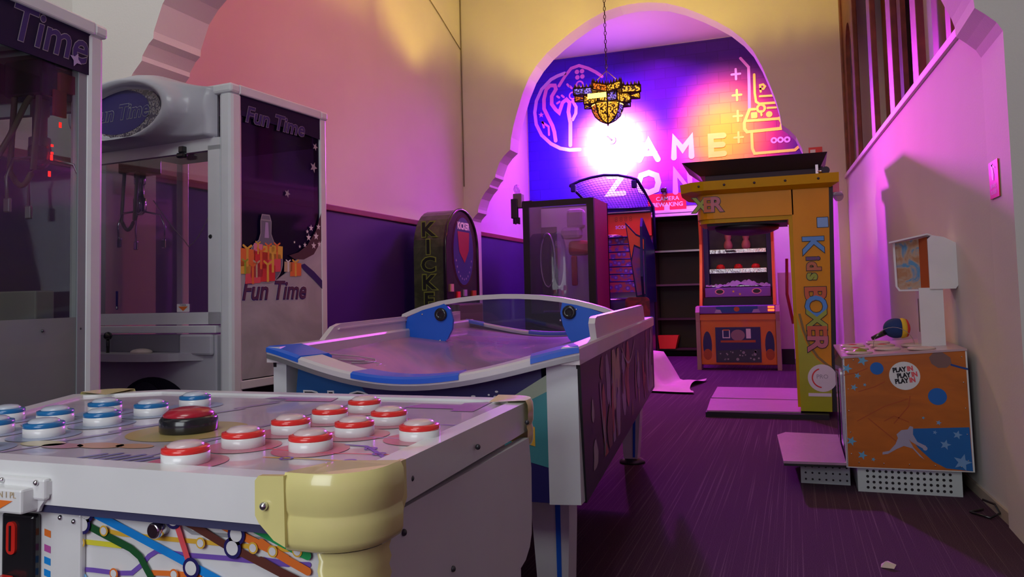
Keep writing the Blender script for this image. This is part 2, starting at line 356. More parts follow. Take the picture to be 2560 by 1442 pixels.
# thin cable in the corner of the left wall
cab = MB().tube([(XL+.01, 7.6, 4.75), (XL+.012, 8.5, 4.42), (XL+.012, 9.1, 4.18)], .006, 6).tube([(XL+.012, 9.12, 5.1), (XL+.012, 9.12, 4.18), (XL+.015, 9.12, 2.4)], .006, 6).build('wall_cable', mat('dusty_cable', (.25, .2, .12), .7))
tag(cab, 'thin dusty cable stapled down the corner beside the large far arch', 'cable')

# ---------------------------------------------------------------- signs
def sign_box(name, fr, label, cat): pass
s = thing('extinguisher_sign', 'small red fire extinguisher sign on the white arch pier at the right', 'sign', (.778, 3.62, 1.42))
b_ = MB().use(INK['red']).box(-.004, 0, -.075, .075, -.075, .075)
mp = lambda u, v, h=0: (-.0045-h, -u, v)
b_.use(INK['white']).flat([(-.035, .065), (-.01, .068), (.012, .02), (.005, -.005), (-.02, .0)], mp, .001).stroke([(-.02, .06), (.03, .045)], .008, mp, .001)
b_.text('BRAND-', 0, -.027, .026, mp, .001).text('BLUSSER', 0, -.052, .024, mp, .001); b_.build('sign_plate', None, s)
s = thing('alarm_sign', 'tiny red and white sign on the far wall above the boxing machine', 'sign', (.27, YB0-.002, 2.485))
b_ = MB().use(INK['red']).box(-.07, .07, -.004, 0, -.055, .055); b_.use(INK['white']).flat([(-.055, -.03), (-.055, .03), (.0, .03), (.0, -.03)], XZ(-.005), .001); b_.build('sign_plate', None, s)
s = thing('camera_warning_sign', 'red CAMERA BEWAKING sign above the dark shelf opening', 'sign', (-1.76, YM-.004, 2.34))
b_ = MB().use(mat('sign_red', (.80, .03, .07), .3)).box(-.285, .285, -.006, 0, -.125, .125)
b_.use(INK['white']).text('CAMERA', 0.01, .045, .088, XZ(-.008), 0, bold=.001).text('BEWAKING', 0.01, -.045, .088, XZ(-.008), 0, bold=.0025); b_.build('sign_plate', None, s)
b_ = MB().box(-.04, .04, -.035, 0, -.05, .04, .005).build('wall_socket', WHITE2); b_.location = (-1.76, YM-.010, 2.215+.03)
tag(b_, 'white wall socket stuck at the lower edge of the red camera sign', 'socket'); 
cc = thing('security_camera', 'small black security camera peeking over the red camera sign', 'security camera', (-1.79, YM-.03, 2.475))
MB().box(-.045, .045, -.08, .03, .0, .07, .015).build('housing', BLACKP, cc); MB().lathe([(.025, -.11), (.025, -.08)], (0, 0, .035), 14, 'y').build('lens', BLACK, cc)
MB().box(-.015, .015, .0, .03, -.03, .01).build('bracket', WHITE2, cc)

# ---------------------------------------------------------------- the wall mural
def mural_mat():
    mt = bpy.data.materials.new('mural_print'); mt.use_nodes = True; nt = mt.node_tree; b = nt.nodes['Principled BSDF']; b.inputs['Roughness'].default_value = .7
    tc = nt.nodes.new('ShaderNodeTexCoord'); cur = None
    def blob(cx, cz, sx, sz, r0, r1, col, prev, st=1.0):
        sp = nt.nodes.new('ShaderNodeVectorMath'); sp.operation = 'SUBTRACT'; sp.inputs[1].default_value = (cx, 0, cz); nt.links.new(tc.outputs['Object'], sp.inputs[0])
        ml = nt.nodes.new('ShaderNodeVectorMath'); ml.operation = 'MULTIPLY'; ml.inputs[1].default_value = (1/sx, 0, 1/sz); nt.links.new(sp.outputs[0], ml.inputs[0])
        ln = nt.nodes.new('ShaderNodeVectorMath'); ln.operation = 'LENGTH'; nt.links.new(ml.outputs[0], ln.inputs[0])
        mr = nt.nodes.new('ShaderNodeMapRange'); mr.interpolation_type = 'SMOOTHSTEP'; mr.inputs['From Min'].default_value = r0; mr.inputs['From Max'].default_value = r1
        mr.inputs['To Min'].default_value = st; mr.inputs['To Max'].default_value = 0; nt.links.new(ln.outputs['Value'], mr.inputs['Value'])
        mx = nt.nodes.new('ShaderNodeMix'); mx.data_type = 'RGBA'; nt.links.new(mr.outputs[0], mx.inputs['Factor'])
        if isinstance(prev, tuple): mx.inputs['A'].default_value = (*prev, 1)
        else: nt.links.new(prev, mx.inputs['A'])
        mx.inputs['B'].default_value = (*col, 1); return mx.outputs['Result']
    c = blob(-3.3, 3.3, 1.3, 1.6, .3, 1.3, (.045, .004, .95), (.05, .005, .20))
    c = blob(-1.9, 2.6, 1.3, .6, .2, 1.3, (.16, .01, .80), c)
    c = blob(-2.5, 3.15, .7, .7, .1, 1.35, (.80, .25, .90), c)  # pale glow around the lamp, its light put into the print colour
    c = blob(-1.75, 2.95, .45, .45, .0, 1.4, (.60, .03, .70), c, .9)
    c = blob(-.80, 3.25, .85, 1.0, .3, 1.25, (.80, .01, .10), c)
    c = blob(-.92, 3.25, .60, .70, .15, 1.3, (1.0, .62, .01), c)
    br = nt.nodes.new('ShaderNodeTexBrick'); mp = nt.nodes.new('ShaderNodeMapping'); mp.inputs['Rotation'].default_value = (math.pi/2, 0, 0); mp.inputs['Scale'].default_value = (1, 1, 1)
    nt.links.new(tc.outputs['Object'], mp.inputs[0]); nt.links.new(mp.outputs[0], br.inputs['Vector']); br.inputs['Scale'].default_value = 1.6
    br.inputs['Color1'].default_value = (1, 1, 1, 1); br.inputs['Color2'].default_value = (.80, .80, .80, 1); br.inputs['Mortar'].default_value = (.62, .62, .62, 1)
    br.inputs['Mortar Size'].default_value = .012; br.inputs['Mortar Smooth'].default_value = .6
    mx = nt.nodes.new('ShaderNodeMix'); mx.data_type = 'RGBA'; mx.blend_type = 'MULTIPLY'; mx.inputs['Factor'].default_value = .8
    nt.links.new(c, mx.inputs['A']); nt.links.new(br.outputs['Color'], mx.inputs['B']); nt.links.new(mx.outputs['Result'], b.inputs['Base Color'])
    return mt
mu = thing('wall_mural', 'huge blue and magenta printed wall mural with neon GAME ZONE lettering and line drawings', 'mural')
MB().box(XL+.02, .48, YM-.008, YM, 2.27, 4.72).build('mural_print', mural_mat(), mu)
NW = mat('neon_print_white', (.95, .80, .92), .6); NP = mat('neon_print_pink', (.95, .35, .80), .6); NY = mat('neon_print_yellow', (1.0, .80, .08), .6); NL = mat('neon_print_lilac', (.85, .60, 1.0), .6)
MP = XZ(YM-.010)
ST = {'circle':[(-3.293,4.483),(-3.417,4.453),(-3.522,4.41),(-3.681,4.27),(-3.775,4.091),(-3.807,3.906),(-3.788,3.715),(-3.702,3.531),(-3.551,3.38),(-3.399,3.292),(-3.248,3.254),(-3.084,3.247)],'pad':[(-3.391,4.294),(-3.289,4.437),(-3.184,4.549),(-3.056,4.578),(-2.907,4.515),(-2.785,4.438),(-2.693,4.361)],'hand':[(-3.472,3.422),(-3.489,3.561),(-3.517,3.663),(-3.578,3.794),(-3.649,3.952),(-3.647,4.103),(-3.604,4.261),(-3.537,4.316),(-3.46,4.307),(-3.444,4.243),(-3.516,4.138),(-3.52,4.013),(-3.458,3.919),(-3.401,3.863),(-3.34,4.019),(-3.275,4.062),(-3.225,4.007),(-3.25,3.86),(-3.222,3.684),(-3.233,3.327)],'hand2':[(-3.174,4.026),(-3.122,3.921),(-3.13,3.823),(-3.183,3.73)],'dash':[[(-3.255,4.301),(-3.228,4.266)],[(-3.21,4.263),(-3.183,4.231)],[(-3.426,4.128),(-3.396,4.105)],[(-3.349,4.132),(-3.319,4.104)],[(-3.43,4.016),(-3.391,4.037)]],'hook':[[(-3.683,3.742),(-3.66,3.652)],[(-3.683,3.737),(-3.582,3.657),(-3.578,3.524)]],'plus':[(-0.69,4.155),(-0.687,3.843),(-0.686,3.532),(-0.688,3.217)],'cab1':[(-0.616,4.382),(-0.508,4.237),(-0.511,3.943),(-0.52,3.611)],'cab2':[(-0.52,3.611),(-0.599,3.424),(-0.6,3.333),(-0.567,3.284),(-0.1,3.293),(-0.08,3.373),(-0.115,3.444)],'cab3':[[(-0.511,3.61),(-0.446,3.608)],[(-0.554,3.447),(-0.094,3.437)],[(-0.503,3.273),(-0.503,3.038),(-0.476,2.961),(0.075,2.965),(0.15,3.026)]],'screen':[(-0.434,4.118),(-0.437,3.842),(-0.424,3.715),(-0.383,3.681),(-0.127,3.672)],'line':[[(-0.368,3.789),(-0.186,3.78)],[(-0.268,3.607),(-0.151,3.602)],[(-0.361,3.571),(-0.357,3.51)]],'pee':[(-0.354,3.856),(-0.359,3.953),(-0.318,3.959),(-0.291,3.927),(-0.314,3.893),(-0.357,3.898)],'knob':(-0.36,3.612),'sq':(-0.458,3.52),'dot':(-0.25,3.514),'rings':[(-0.202,3.129),(-0.113,3.128),(-0.023,3.124)],'G':[(-2.369,3.274),(-2.44,3.328),(-2.525,3.312),(-2.565,3.231),(-2.568,3.11),(-2.523,3.01),(-2.439,2.991),(-2.389,3.023),(-2.386,3.131),(-2.458,3.137)],'A':[[(-2.151,3.003),(-2.004,3.265),(-1.872,2.992)],[(-2.1,3.094),(-1.916,3.093)]],'M':[(-1.631,2.996),(-1.614,3.277),(-1.498,3.113),(-1.373,3.266),(-1.372,2.997)],'E':[[(-0.901,3.265),(-1.084,3.268),(-1.085,2.994),(-0.903,2.997)],[(-1.085,3.135),(-0.918,3.132)]],'Z':[(-2.628,2.789),(-2.417,2.78),(-2.636,2.512),(-2.411,2.513)],'O':[(-2.174,2.647),(-2.135,2.763),(-2.015,2.797),(-1.9,2.746),(-1.875,2.638),(-1.907,2.534),(-2.026,2.494),(-2.143,2.538),(-2.174,2.647)],'N':[(-1.626,2.479),(-1.62,2.783),(-1.413,2.488),(-1.409,2.79)],'dots':[(-3.092,4.481),(-3.009,4.483),(-3.087,4.393),(-3.006,4.398)],'star':(-3.701,3.857),'ring':[(-3.053,4.273),(-3.172,4.112)]}
def art(name, m, fn):
    b = MB(); fn(b); b.build(name, m, mu)
art('neon_circle', NL, lambda b: b.stroke(ST['circle'], .055, MP, .001))
art('neon_gamepad', NP, lambda b: (b.stroke(ST['pad'], .05, MP, .001), [b.disc(*p, .036, MP, .002) for p in ST['dots']], [b.stroke(p, .035, MP, .001) for p in ST['dash']], [b.disc(*p, .065, MP, .003, r2=.04) for p in ST['ring']]))
art('neon_hand', NP, lambda b: (b.stroke(ST['hand'], .06, MP, .002), b.stroke(ST['hand2'], .05, MP, .002), b.star(*ST['star'], .05, MP, .002), [b.stroke(p, .035, MP, .002) for p in ST['hook']]))
for i, (u, v) in enumerate(ST['plus']):
        b = MB(); b.use(NP if i == 0 else NY); b.stroke([(u-.06, v), (u+.06, v)], .032, MP, .002); b.stroke([(u, v-.075), (u, v+.075)], .032, MP, .0032); b.build('neon_plus', None, mu)

b = MB().use(NP).stroke(ST['cab1'], .04, MP, .002); b.use(NY).stroke(ST['cab2'], .045, MP, .003); [b.stroke(p, .04, MP, .0042) for p in ST['cab3']]
b.stroke(ST['screen'], .035, MP, .0054); [b.stroke(p, .03, MP, .0066) for p in ST['line']]; b.stroke(ST['pee'], .03, MP, .003)
b.disc(*ST['knob'], .07, MP, .003, r2=.035); b.disc(*ST['dot'], .045, MP, .003); u, v = ST['sq']; b.flat(rrect(u-.045, u+.045, v-.045, v+.045, .015), MP, .003)
b.use(NP); [b.disc(*p, .045, MP, .003, r2=.02) for p in ST['rings']]; b.build('neon_arcade_cabinet', None, mu)
for ch, m_ in (('G', NW), ('A', NW), ('M', NW), ('E', NY), ('Z', NW), ('O', NW), ('N', NP)):
    b = MB(); L_ = ST[ch]
    for k_, p in enumerate(L_ if isinstance(L_[0], list) else [L_]): b.stroke(p, .085, MP, .004+.0012*k_)
    b.build('letter_'+ch.lower(), m_, mu)

# ---------------------------------------------------------------- hanging lantern
ln = thing('moroccan_lantern', 'ornate pierced metal star lantern with yellow and blue glass hanging on a chain', 'lantern', (-1.652, 7.4, 2.662)); ln.scale = (1.213, 1.213, 1.213)
LB = mat('aged_bronze', (.05, .02, .012), .45, metal=.5)
def pierced(name, c1, c2, s, es):
    mt = bpy.data.materials.new(name); mt.use_nodes = True; nt = mt.node_tree; b = nt.nodes['Principled BSDF']; b.inputs['Roughness'].default_value = .4
    tc = nt.nodes.new('ShaderNodeTexCoord'); v = nt.nodes.new('ShaderNodeTexVoronoi'); v.inputs['Scale'].default_value = s; nt.links.new(tc.outputs['Object'], v.inputs[0])
    r = nt.nodes.new('ShaderNodeValToRGB'); e = r.color_ramp.elements; e[0].position = .0; e[0].color = (*c1, 1); e[1].position = .62; e[1].color = (.01, .004, .002, 1); e.new(.45).color = (*c2, 1)
    nt.links.new(v.outputs['Distance'], r.inputs[0]); b.inputs['Base Color'].default_value = (.04, .02, .01, 1)
    nt.links.new(r.outputs[0], b.inputs['Emission Color']); b.inputs['Emission Strength'].default_value = es; return mt
GY = pierced('pierced_yellow_glass', (1, .62, .10), (.95, .42, .02), 75, 1.35); GO = pierced('pierced_orange_glass', (1, .35, .03), (.8, .16, .01), 80, 1.1)
GB = pierced('pierced_blue_glass', (1, .65, .75), (.08, .04, .75), 65, 1.0); GH = mat('glowing_yellow_glass', (.6, .5, .1), .3, emis=(1, .80, .15), es=2.6)
def starring(n, r0, r1, z0, z1, a0=0):
    pts = [((r0 if i % 2 == 0 else r1)*math.cos(a0+math.pi*i/n), (r0 if i % 2 == 0 else r1)*math.sin(a0+math.pi*i/n)) for i in range(2*n)]
    return pts
def starband(name, n, r0, r1, z0, z1, mats, a0=0, zoff=None):
    pts = starring(n, r0, r1, z0, z1, a0); N = len(pts)
    b = MB()
    for i in range(N):
        j = (i+1) % N; b.use(mats[i % len(mats)])
        b.add([(*pts[i], z0), (*pts[j], z0), (*pts[j], z1), (*pts[i], z1)], [(0, 1, 2, 3)])
    o = b.build(name, None, ln)
    f = MB()
    for zz in (z0, z1): f.tube([(x, y, zz) for x, y in pts], .006, 6, True)
    for x, y in pts: f.tube([(x, y, z0), (x, y, z1)], .006, 6)
    f.build('frame', LB, ln)
    return pts
A0 = math.radians(-100)
p_up = starband('upper_star_glass', 8, .285, .165, .205, .26, [GO, GY, GB, GY], A0)
p_mid = starband('middle_star_glass', 8, .20, .135, .135, .205, [GY, GB, GY, GY], A0)
b = MB()    # horizontal soffits between tiers
N = 16
for i in range(N):
    j = (i+1) % N
    b.add([(*p_up[i], .205), (*p_up[j], .205), (*p_mid[j], .203), (*p_mid[i], .203)], [(0, 1, 2, 3)])
b.build('soffit', mat('dark_red_glass_soffit', (.12, .02, .02), .3), ln)
b = MB()
for i in range(N):
    j = (i+1) % N; a = A0+math.pi*i/8; c_ = A0+math.pi*(i+1)/8
    b.add([(*p_mid[i], .135), (*p_mid[j], .135), (.13*math.cos(c_), .13*math.sin(c_), .133), (.13*math.cos(a), .13*math.sin(a), .133)], [(0, 1, 2, 3)])
b.build('soffit', LB, ln)
b = MB(); PR = [(.125, .133), (.118, .09), (.098, .045), (.06, .01), (.018, -.008)]
f = MB()
for i in range(8):
    a = A0+math.pi*(i-.5)/4; c_ = A0+math.pi*(i+.5)/4; b.use([GY, GY, GB, GO][i % 4])
    for k in range(len(PR)-1):
        (r0, z0), (r1, z1) = PR[k], PR[k+1]
        b.add([(r0*math.cos(a), r0*math.sin(a), z0), (r0*math.cos(c_), r0*math.sin(c_), z0), (r1*math.cos(c_), r1*math.sin(c_), z1), (r1*math.cos(a), r1*math.sin(a), z1)], [(0, 1, 2, 3)])
    f.tube([(r*math.cos(a)*1.02, r*math.sin(a)*1.02, z) for r, z in PR], .006, 6)
b.build('glass_bowl', None, ln); f.lathe([(.02, -.008), (.008, -.02), (.003, -.035)], (0, 0, 0), 10); f.build('bowl_ribs', LB, ln)
b = MB()   # crown teeth
for i in range(N):
    j = (i+1) % N; x0, y0 = p_up[i]; x1, y1 = p_up[j]
    for k in range(5):
        t = (k+.5)/5; x = x0+(x1-x0)*t; y = y0+(y1-y0)*t
        b.lathe([(.011, .258), (.007, .275), (.001, .295)], (x, y, 0), 6)
b.build('crown', LB, ln)
b = MB()
for i in range(4):
    a = A0+math.pi/8+math.pi*i/2; b.tube([(.17*math.cos(a), .17*math.sin(a), .258), (.0, .0, .42)], .003, 5)
b.build('hanger', LB, ln)
g = MB()
g.add([(.115*math.cos(A0-.5), .115*math.sin(A0-.5), .148), (.115*math.cos(A0+.45), .115*math.sin(A0+.45), .148), (.115*math.cos(A0+.45), .115*math.sin(A0+.45), .195), (.115*math.cos(A0-.5), .115*math.sin(A0-.5), .195)], [(0, 1, 2, 3)])
b = MB(); a1, a2 = A0-math.pi/8, A0+math.pi/8
x, y = .205*math.cos(A0), .205*math.sin(A0)
b.add([(x-.075, y-.004, .152), (x+.075, y-.004, .152), (x+.075, y-.004, .192), (x-.075, y-.004, .192)], [(0, 1, 2, 3)]); b.build('bright_pane', GH, ln)
b = MB(); z = .42
while z < 2.07:
    t = int(round((z-.42)/.034)) % 2
    pts = [((.009*math.cos(a) if t else 0), (0 if t else .009*math.cos(a)), z+.02*math.sin(a)) for a in [2*math.pi*k/8 for k in range(8)]]
    b.tube(pts, .0028, 4, True); z += .034
b.build('chain', LB, ln)
MB().lathe([(.04, 2.092), (.04, 2.07), (.01, 2.05)], (0, 0, 0), 12).build('ceiling_hook', LB, ln)
MB().sphere((0, 0, .155), .020, 10).build('bulb', mat('warm_bulb', (1, .8, .4), .3, emis=(1, .75, .3), es=3), ln)
# led cans
def can(loc, tgt, col, label, es):
    t = thing('stage_light', label, 'stage light', loc)
    d = (Vector(tgt)-Vector(loc)).normalized(); t.rotation_euler = d.to_track_quat('Y', 'Z').to_euler()
    MB().lathe([(.05, -.12), (.07, -.10), (.075, .03), (.068, .03), (.06, -.02)], (0, 0, 0), 20, 'y').build('can', BLACK, t)
    MB().lathe([(.062, -.018), (.060, -.012)], (0, 0, 0), 20, 'y').build('lens', mat('lens_'+label[:6].strip(), (.5, .5, .5), .3, emis=col, es=es), t)
    MB().tube([(-.09, -.03, 0), (-.09, -.03, .12), (.09, -.03, .12), (.09, -.03, 0)], .008, 6).build('yoke', BLACK, t)
    return t
gl_ = thing('led_globe_lamp', 'glaring white led globe lamp on a wall bracket in the middle of the mural', 'lamp', (-2.56, 11.06, 3.34))
MB().sphere((0, 0, 0), .085, 16).build('globe', mat('glowing_globe', (1, 1, 1), .4, emis=(1, .92, 1), es=12), gl_)
MB().tube([(0, .08, 0), (0, .64, 0)], .015, 8).lathe([(.06, .62), (.06, .645)], (0, 0, 0), 16, 'y').build('bracket', BLACK, gl_)

# ================================================================ CLAW MACHINES
def claw(name_side, origin, rz, front_sign, H, W, D, label, cable_variant, post):
    """local: x=0 is the printed right side, machine extends to -x; y=0 near edge to y=D. front faces -y (1) or +y (-1)."""
    t = thing('claw_machine', label, 'claw machine', origin, rz, 'white claw machines along the left wall')
    yf = lambda y: y if front_sign > 0 else D-y      # depth measured from the front
    def bx(b, x0, x1, y0, y1, z0, z1, bev=0):
        a, c = sorted((yf(y0), yf(y1))); return b.box(x0, x1, a, c, z0, z1, bev)
    # corner posts
    for (x0, y0) in ((-.075, .0), (-W, .0), (-.05, D-.05), (-W, D-.05)):
        ww = .075 if y0 == 0 else .05
        bx(MB(), x0, x0+ww, y0, y0+ww, .08, H-.035, .018 if y0 == 0 else .008).build('corner_post', WHITE, t)
    # top cap frame and roof
    b = MB(); bx(b, -W-.008, .008, -.008, .055, H-.045, H, .012); bx(b, -W-.008, .008, D-.05, D+.008, H-.045, H, .01)
    bx(b, -.045, .008, .05, D-.05, H-.045, H, .006); bx(b, -W-.008, -W+.045, .05, D-.05, H-.045, H, .006); b.build('top_frame', WHITE, t)
    bx(MB(), -W+.03, -.03, .03, D-.03, H-.02, H-.01).build('roof', WHITE, t)
    # bottom frame rails
    bx(MB(), -.03, 0, .05, D-.05, .60, .64, .004).build('bottom_rail', WHITE, t); bx(MB(), -W, -W+.03, .05, D-.05, .60, .64, .004).build('bottom_rail', WHITE, t)
    bx(MB(), -W+.04, -.04, .05, D-.04, .05, .60).build('base_cabinet', BLACK, t)
    for x in (-W+.08, -.08):
        for y in (.08, D-.08): MB().lathe([(.03, 0), (.03, .05)], (x, yf(y), 0), 14).build('foot', BLACK, t)
    bx(MB(), -W+.02, -.02, D-.025, D-.01, .6, H-.05).build('back_panel', mat('mirror_back_'+name_side, (.12, .12, .2), .25), t) if False else None
    # playfield floor and prize base
    bx(MB(), -W+.03, -.03, .04, D-.04, .60, .82).build('prize_floor', mat('grey_prize_bed', (.25, .23, .22), .8, bump=.5, bscale=40), t)
    # side panes: printed header, clear window, printed foot
    mp = YZ(-.012)
    U = (lambda y: yf(y))
    for sx, mpp, nm in ((-.012, YZ(-.012), 'r'), (-W+.008, YZ(-W+.008), 'l')):
        MB().box(sx-.003, sx+.001, min(yf(.07), yf(D-.045)), max(yf(.07), yf(D-.045)), .64, H-.04).build('side_window', (glass('clear_left_glass', (.85, .85, .88), .05, .04) if nm == 'l' else glass('smoked_side_glass_'+name_side, (.12, .10, .24), .03, .10, .05, (.05, .03, .12), .14) if name_side == 'far' else glass('smoked_side_glass_near', (.78, .80, .80), .02, .04, .05, (.12, .12, .14), .12)), t)
    return t, yf, bx

def crane(t, x, y, z, scale, red, chrome_arm):
    """gantry with a three finger claw"""
    g = MB().box(x-.26, x+.09, y-.02, y+.02, z+.10, z+.15).build('gantry_rail', DARKG, t)
    c = MB().box(x-.075, x+.075, y-.07, y+.07, z, z+.12, .008).build('crane_carriage', BLACKP, t)
    if red: MB().box(x+.076, x+.09, y-.01, y+.085, z+.025, z+.085).box(x+.076, x+.085, y-.03, y+.02, z-.06, z+.025).build('red_motor_box', mat('dull_red_housing', (.45, .04, .02), .4), t)
    h = MB().use(CHROME if chrome_arm else mat('dusty_brown_plastic', (.30, .24, .21), .5))
    h.lathe([(.028, z), (.028, z-.05), (.022, z-.055), (.022, z-.12), (.032, z-.125), (.032, z-.19), (.012, z-.21)], (x, y, 0), 16); hd = h.build('claw_head', None, t)
    for k in range(3):
        a = 2*math.pi*k/3+.5; cx, cy = math.cos(a), math.sin(a)
        b = MB().tube([(x+.02*cx, y+.02*cy, z-.19), (x+.10*cx, y+.10*cy, z-.21), (x+.125*cx, y+.125*cy, z-.27), (x+.12*cx, y+.12*cy, z-.34)], .005, 8)
        b.box(x+.118*cx-.012, x+.118*cx+.012, y+.118*cy-.006, y+.118*cy+.006, z-.38, z-.335, .004); b.build('claw_finger', CHROME if chrome_arm else mat('dull_steel', (.45, .42, .45), .35, metal=.7), t)
    hose = mat('hose_brown', (.20, .15, .11), .4)
    pts = [(x-.045, y-.05, z+.08)]+[(x-.045+.09*(k/12), y-.07, z-.24-.05*math.sin(math.pi*k/12)) for k in range(13)]+[(x+.05, y-.05, z+.08)]
    MB().tube(pts, .009, 8).build('hose_loop', hose, t)
    return c
# far machine, front with oval marquee towards the camera
W2, D2, H2 = 1.04, .69, 2.0
t2, yf, bx = claw('far', (-2.381, 2.861, 0), -4.3, 1, H2, W2, D2, 'white claw machine with oval marquee and printed bottle side standing before the pink wall', 0, 0)
# printed side art
sd = MB(); M2 = YZ(.0)
sd.use(mat('violet_side_film', (.008, .006, .05), .5, spec=.2)).box(-.008, -.004, .055, D2-.045, 1.86, 1.955)
sd.use(mat('dark_navy_film', (.006, .006, .035), .5, spec=.2)).flat([(.06, 1.955), (.06, 1.885), (.64, 1.845), (.64, 1.955)], YZ(-.003))
LF = MAT_LOW = ramp_mat('white_side_print', 'noise', [(.3, (.34, .35, .36)), (.7, (.50, .50, .52))], 2.5, .35)
low = [(.055, .645), (.055, 1.19)]+[(.10, 1.165), (.17, 1.13), (.24, 1.10), (.30, 1.10), (.36, 1.13), (.42, 1.19), (.47, 1.215), (.55, 1.225), (.60, 1.27), (D2-.045, 1.34), (D2-.045, .645)]
sd.use(LF).flat(low, YZ(-.0025)); sd.flat(low, YZ(-.009))
sd.use(mat('dark_brown_print', (.07, .035, .035), .4)).flat([(.39, 1.222), (.43, 1.205), (.50, 1.205), (.58, 1.235), (.645, 1.31), (.645, 1.46), (.60, 1.36), (.53, 1.28), (.46, 1.24)], YZ(-.002))
for u, v, r in ((.56, 1.37, .018), (.60, 1.33, .022), (.54, 1.32, .02), (.58, 1.28, .02), (.62, 1.38, .018), (.51, 1.28, .014), (.53, 1.35, .012), (.625, 1.29, .016), (.47, 1.27, .01), (.43, 1.29, .008)): sd.use(INK['white']).star(u, v, r, YZ(-.0015))
for u, v, r in ((.38, 1.53, .022), (.60, 1.80, .022), (.585, 1.69, .03)): sd.use(INK['grey']).star(u, v, r, YZ(-.0015), rot=1.2)
# bottle with gifts
bot = arc(.225, 1.19, .115, -60, 240, 22)
bg_ = [(.225+.115*math.cos(math.radians(a)), 1.19+.105*math.sin(math.radians(a))) for a in range(-90, 66, 8)]+[(.26, 1.32), (.262, 1.38), (.25, 1.41), (.20, 1.41), (.19, 1.38), (.19, 1.32)]+[(.225+.115*math.cos(math.radians(a)), 1.19+.105*math.sin(math.radians(a))) for a in range(115, 270, 8)]
sd.use(mat('bottle_print', (.16, .17, .22), .3)).flat(bg_, YZ(-.0012))
sd.use(INK['grey']).stroke(bg_+[bg_[0]], .005, YZ(-.0008)); sd.stroke([(.195, 1.385), (.258, 1.385)], .006, YZ(-.0008)); sd.use(INK['lilac']).flat([(.215, 1.30), (.222, 1.375), (.24, 1.375), (.245, 1.30)], YZ(-.0006))
random.seed(3)
def gift(b, u, v, s, c1, c2, mp):
    b.use(INK[c1]).flat([(u-s, v-s), (u+s, v-s*.9), (u+s*1.05, v+s*.6), (u-s*.9, v+s*.7)], mp, 0)
    b.use(INK[c2]).flat([(u-s*.15, v-s), (u+s*.15, v-s), (u+s*.15, v+s*.65), (u-s*.15, v+s*.65)], mp, .0004); b.stroke([(u-s*.5, v+s*.95), (u, v+s*.65), (u+s*.5, v+s*.95)], s*.22, mp, .0004)
for (u, v, s, a, c) in ((.19, 1.20, .05, 'red', 'orange'), (.27, 1.19, .055, 'coral', 'gold'), (.235, 1.14, .05, 'red', 'gold'), (.30, 1.24, .04, 'gold', 'orange'), (.16, 1.15, .04, 'coral', 'tan'), (.24, 1.235, .04, 'gold', 'orange'), (.10, 1.21, .05, 'orange', 'gold'), (.135, 1.13, .05, 'coral', 'orange'), (.085, 1.16, .035, 'gold', 'lime'), (.435, 1.16, .042, 'orange', 'gold'), (.38, 1.17, .03, 'tan', 'white'), (.17, 1.25, .03, 'pink', 'gold')): gift(sd, u, v, s, a, c, YZ(-.0002))
sd.use(INK['navy']).flat([(.47, 1.175), (.50, 1.15), (.58, 1.10), (.645, 1.055), (.645, 1.10), (.58, 1.145), (.505, 1.185)], YZ(-.0010))
sd.use(INK['white']).text('Fun Time', .285, 1.045, .125, YZ(-.0013), 0, bold=.006, shear=.25, sx=.94)
sd.use(INK['navy']).text('Fun Time', .285, 1.045, .125, YZ(-.0008), 0, bold=.0045, shear=.25, sx=.94); sd.use(mat('plum_print', (.10, .03, .08), .4)).text('Fun Time', .288, 1.047, .125, YZ(-.0004), 0, bold=.0015, shear=.25, sx=.94)
sd.use(INK['grey']).text('Fun Time', .30, 1.855+.015, .105, YZ(-.0013), 0, bold=.0042, shear=.25, sx=1.05); sd.use(INK['navy']).text('Fun Time', .30, 1.855+.015, .105, YZ(-.0008), 0, bold=.0025, shear=.25, sx=1.05)
sd.build('side_print', None, t2)
# front frame, window, marquee, control shelf, prize door
b = MB(); bx(b, -W2+.07, -.07, .0, .03, 1.70, 1.755); bx(b, -W2+.07, -.07, .0, .03, .90, .955); bx(b, -.14, -.07, .0, .03, .9, 1.72); bx(b, -W2+.07, -W2+.14, .0, .03, .9, 1.72); b.build('door_frame', WHITE, t2)
bx(MB(), -W2+.14, -.14, .012, .016, .955, 1.70).build('front_window', glass('front_clear_glass', (.80, .80, .84), .06, .08, .03, (.25, .2, .22)), t2)
MB().lathe([(.008, -.004), (.010, 0), (.010, .004)], (-.125, 0, 1.30), 14, 'y').build('door_lock', BLACK, t2)
MB().box(-.30, -.27, -.025, .0, 1.70, 1.73, .004).box(-.31, -.26, -.03, -.002, 1.675, 1.70, .008).build('latch', BLACKP, t2)
b = MB(); b.box(-W2+.07, -.085, -.012, .03, .86, .895, .004); b.build('sill_rail', WHITE, t2)
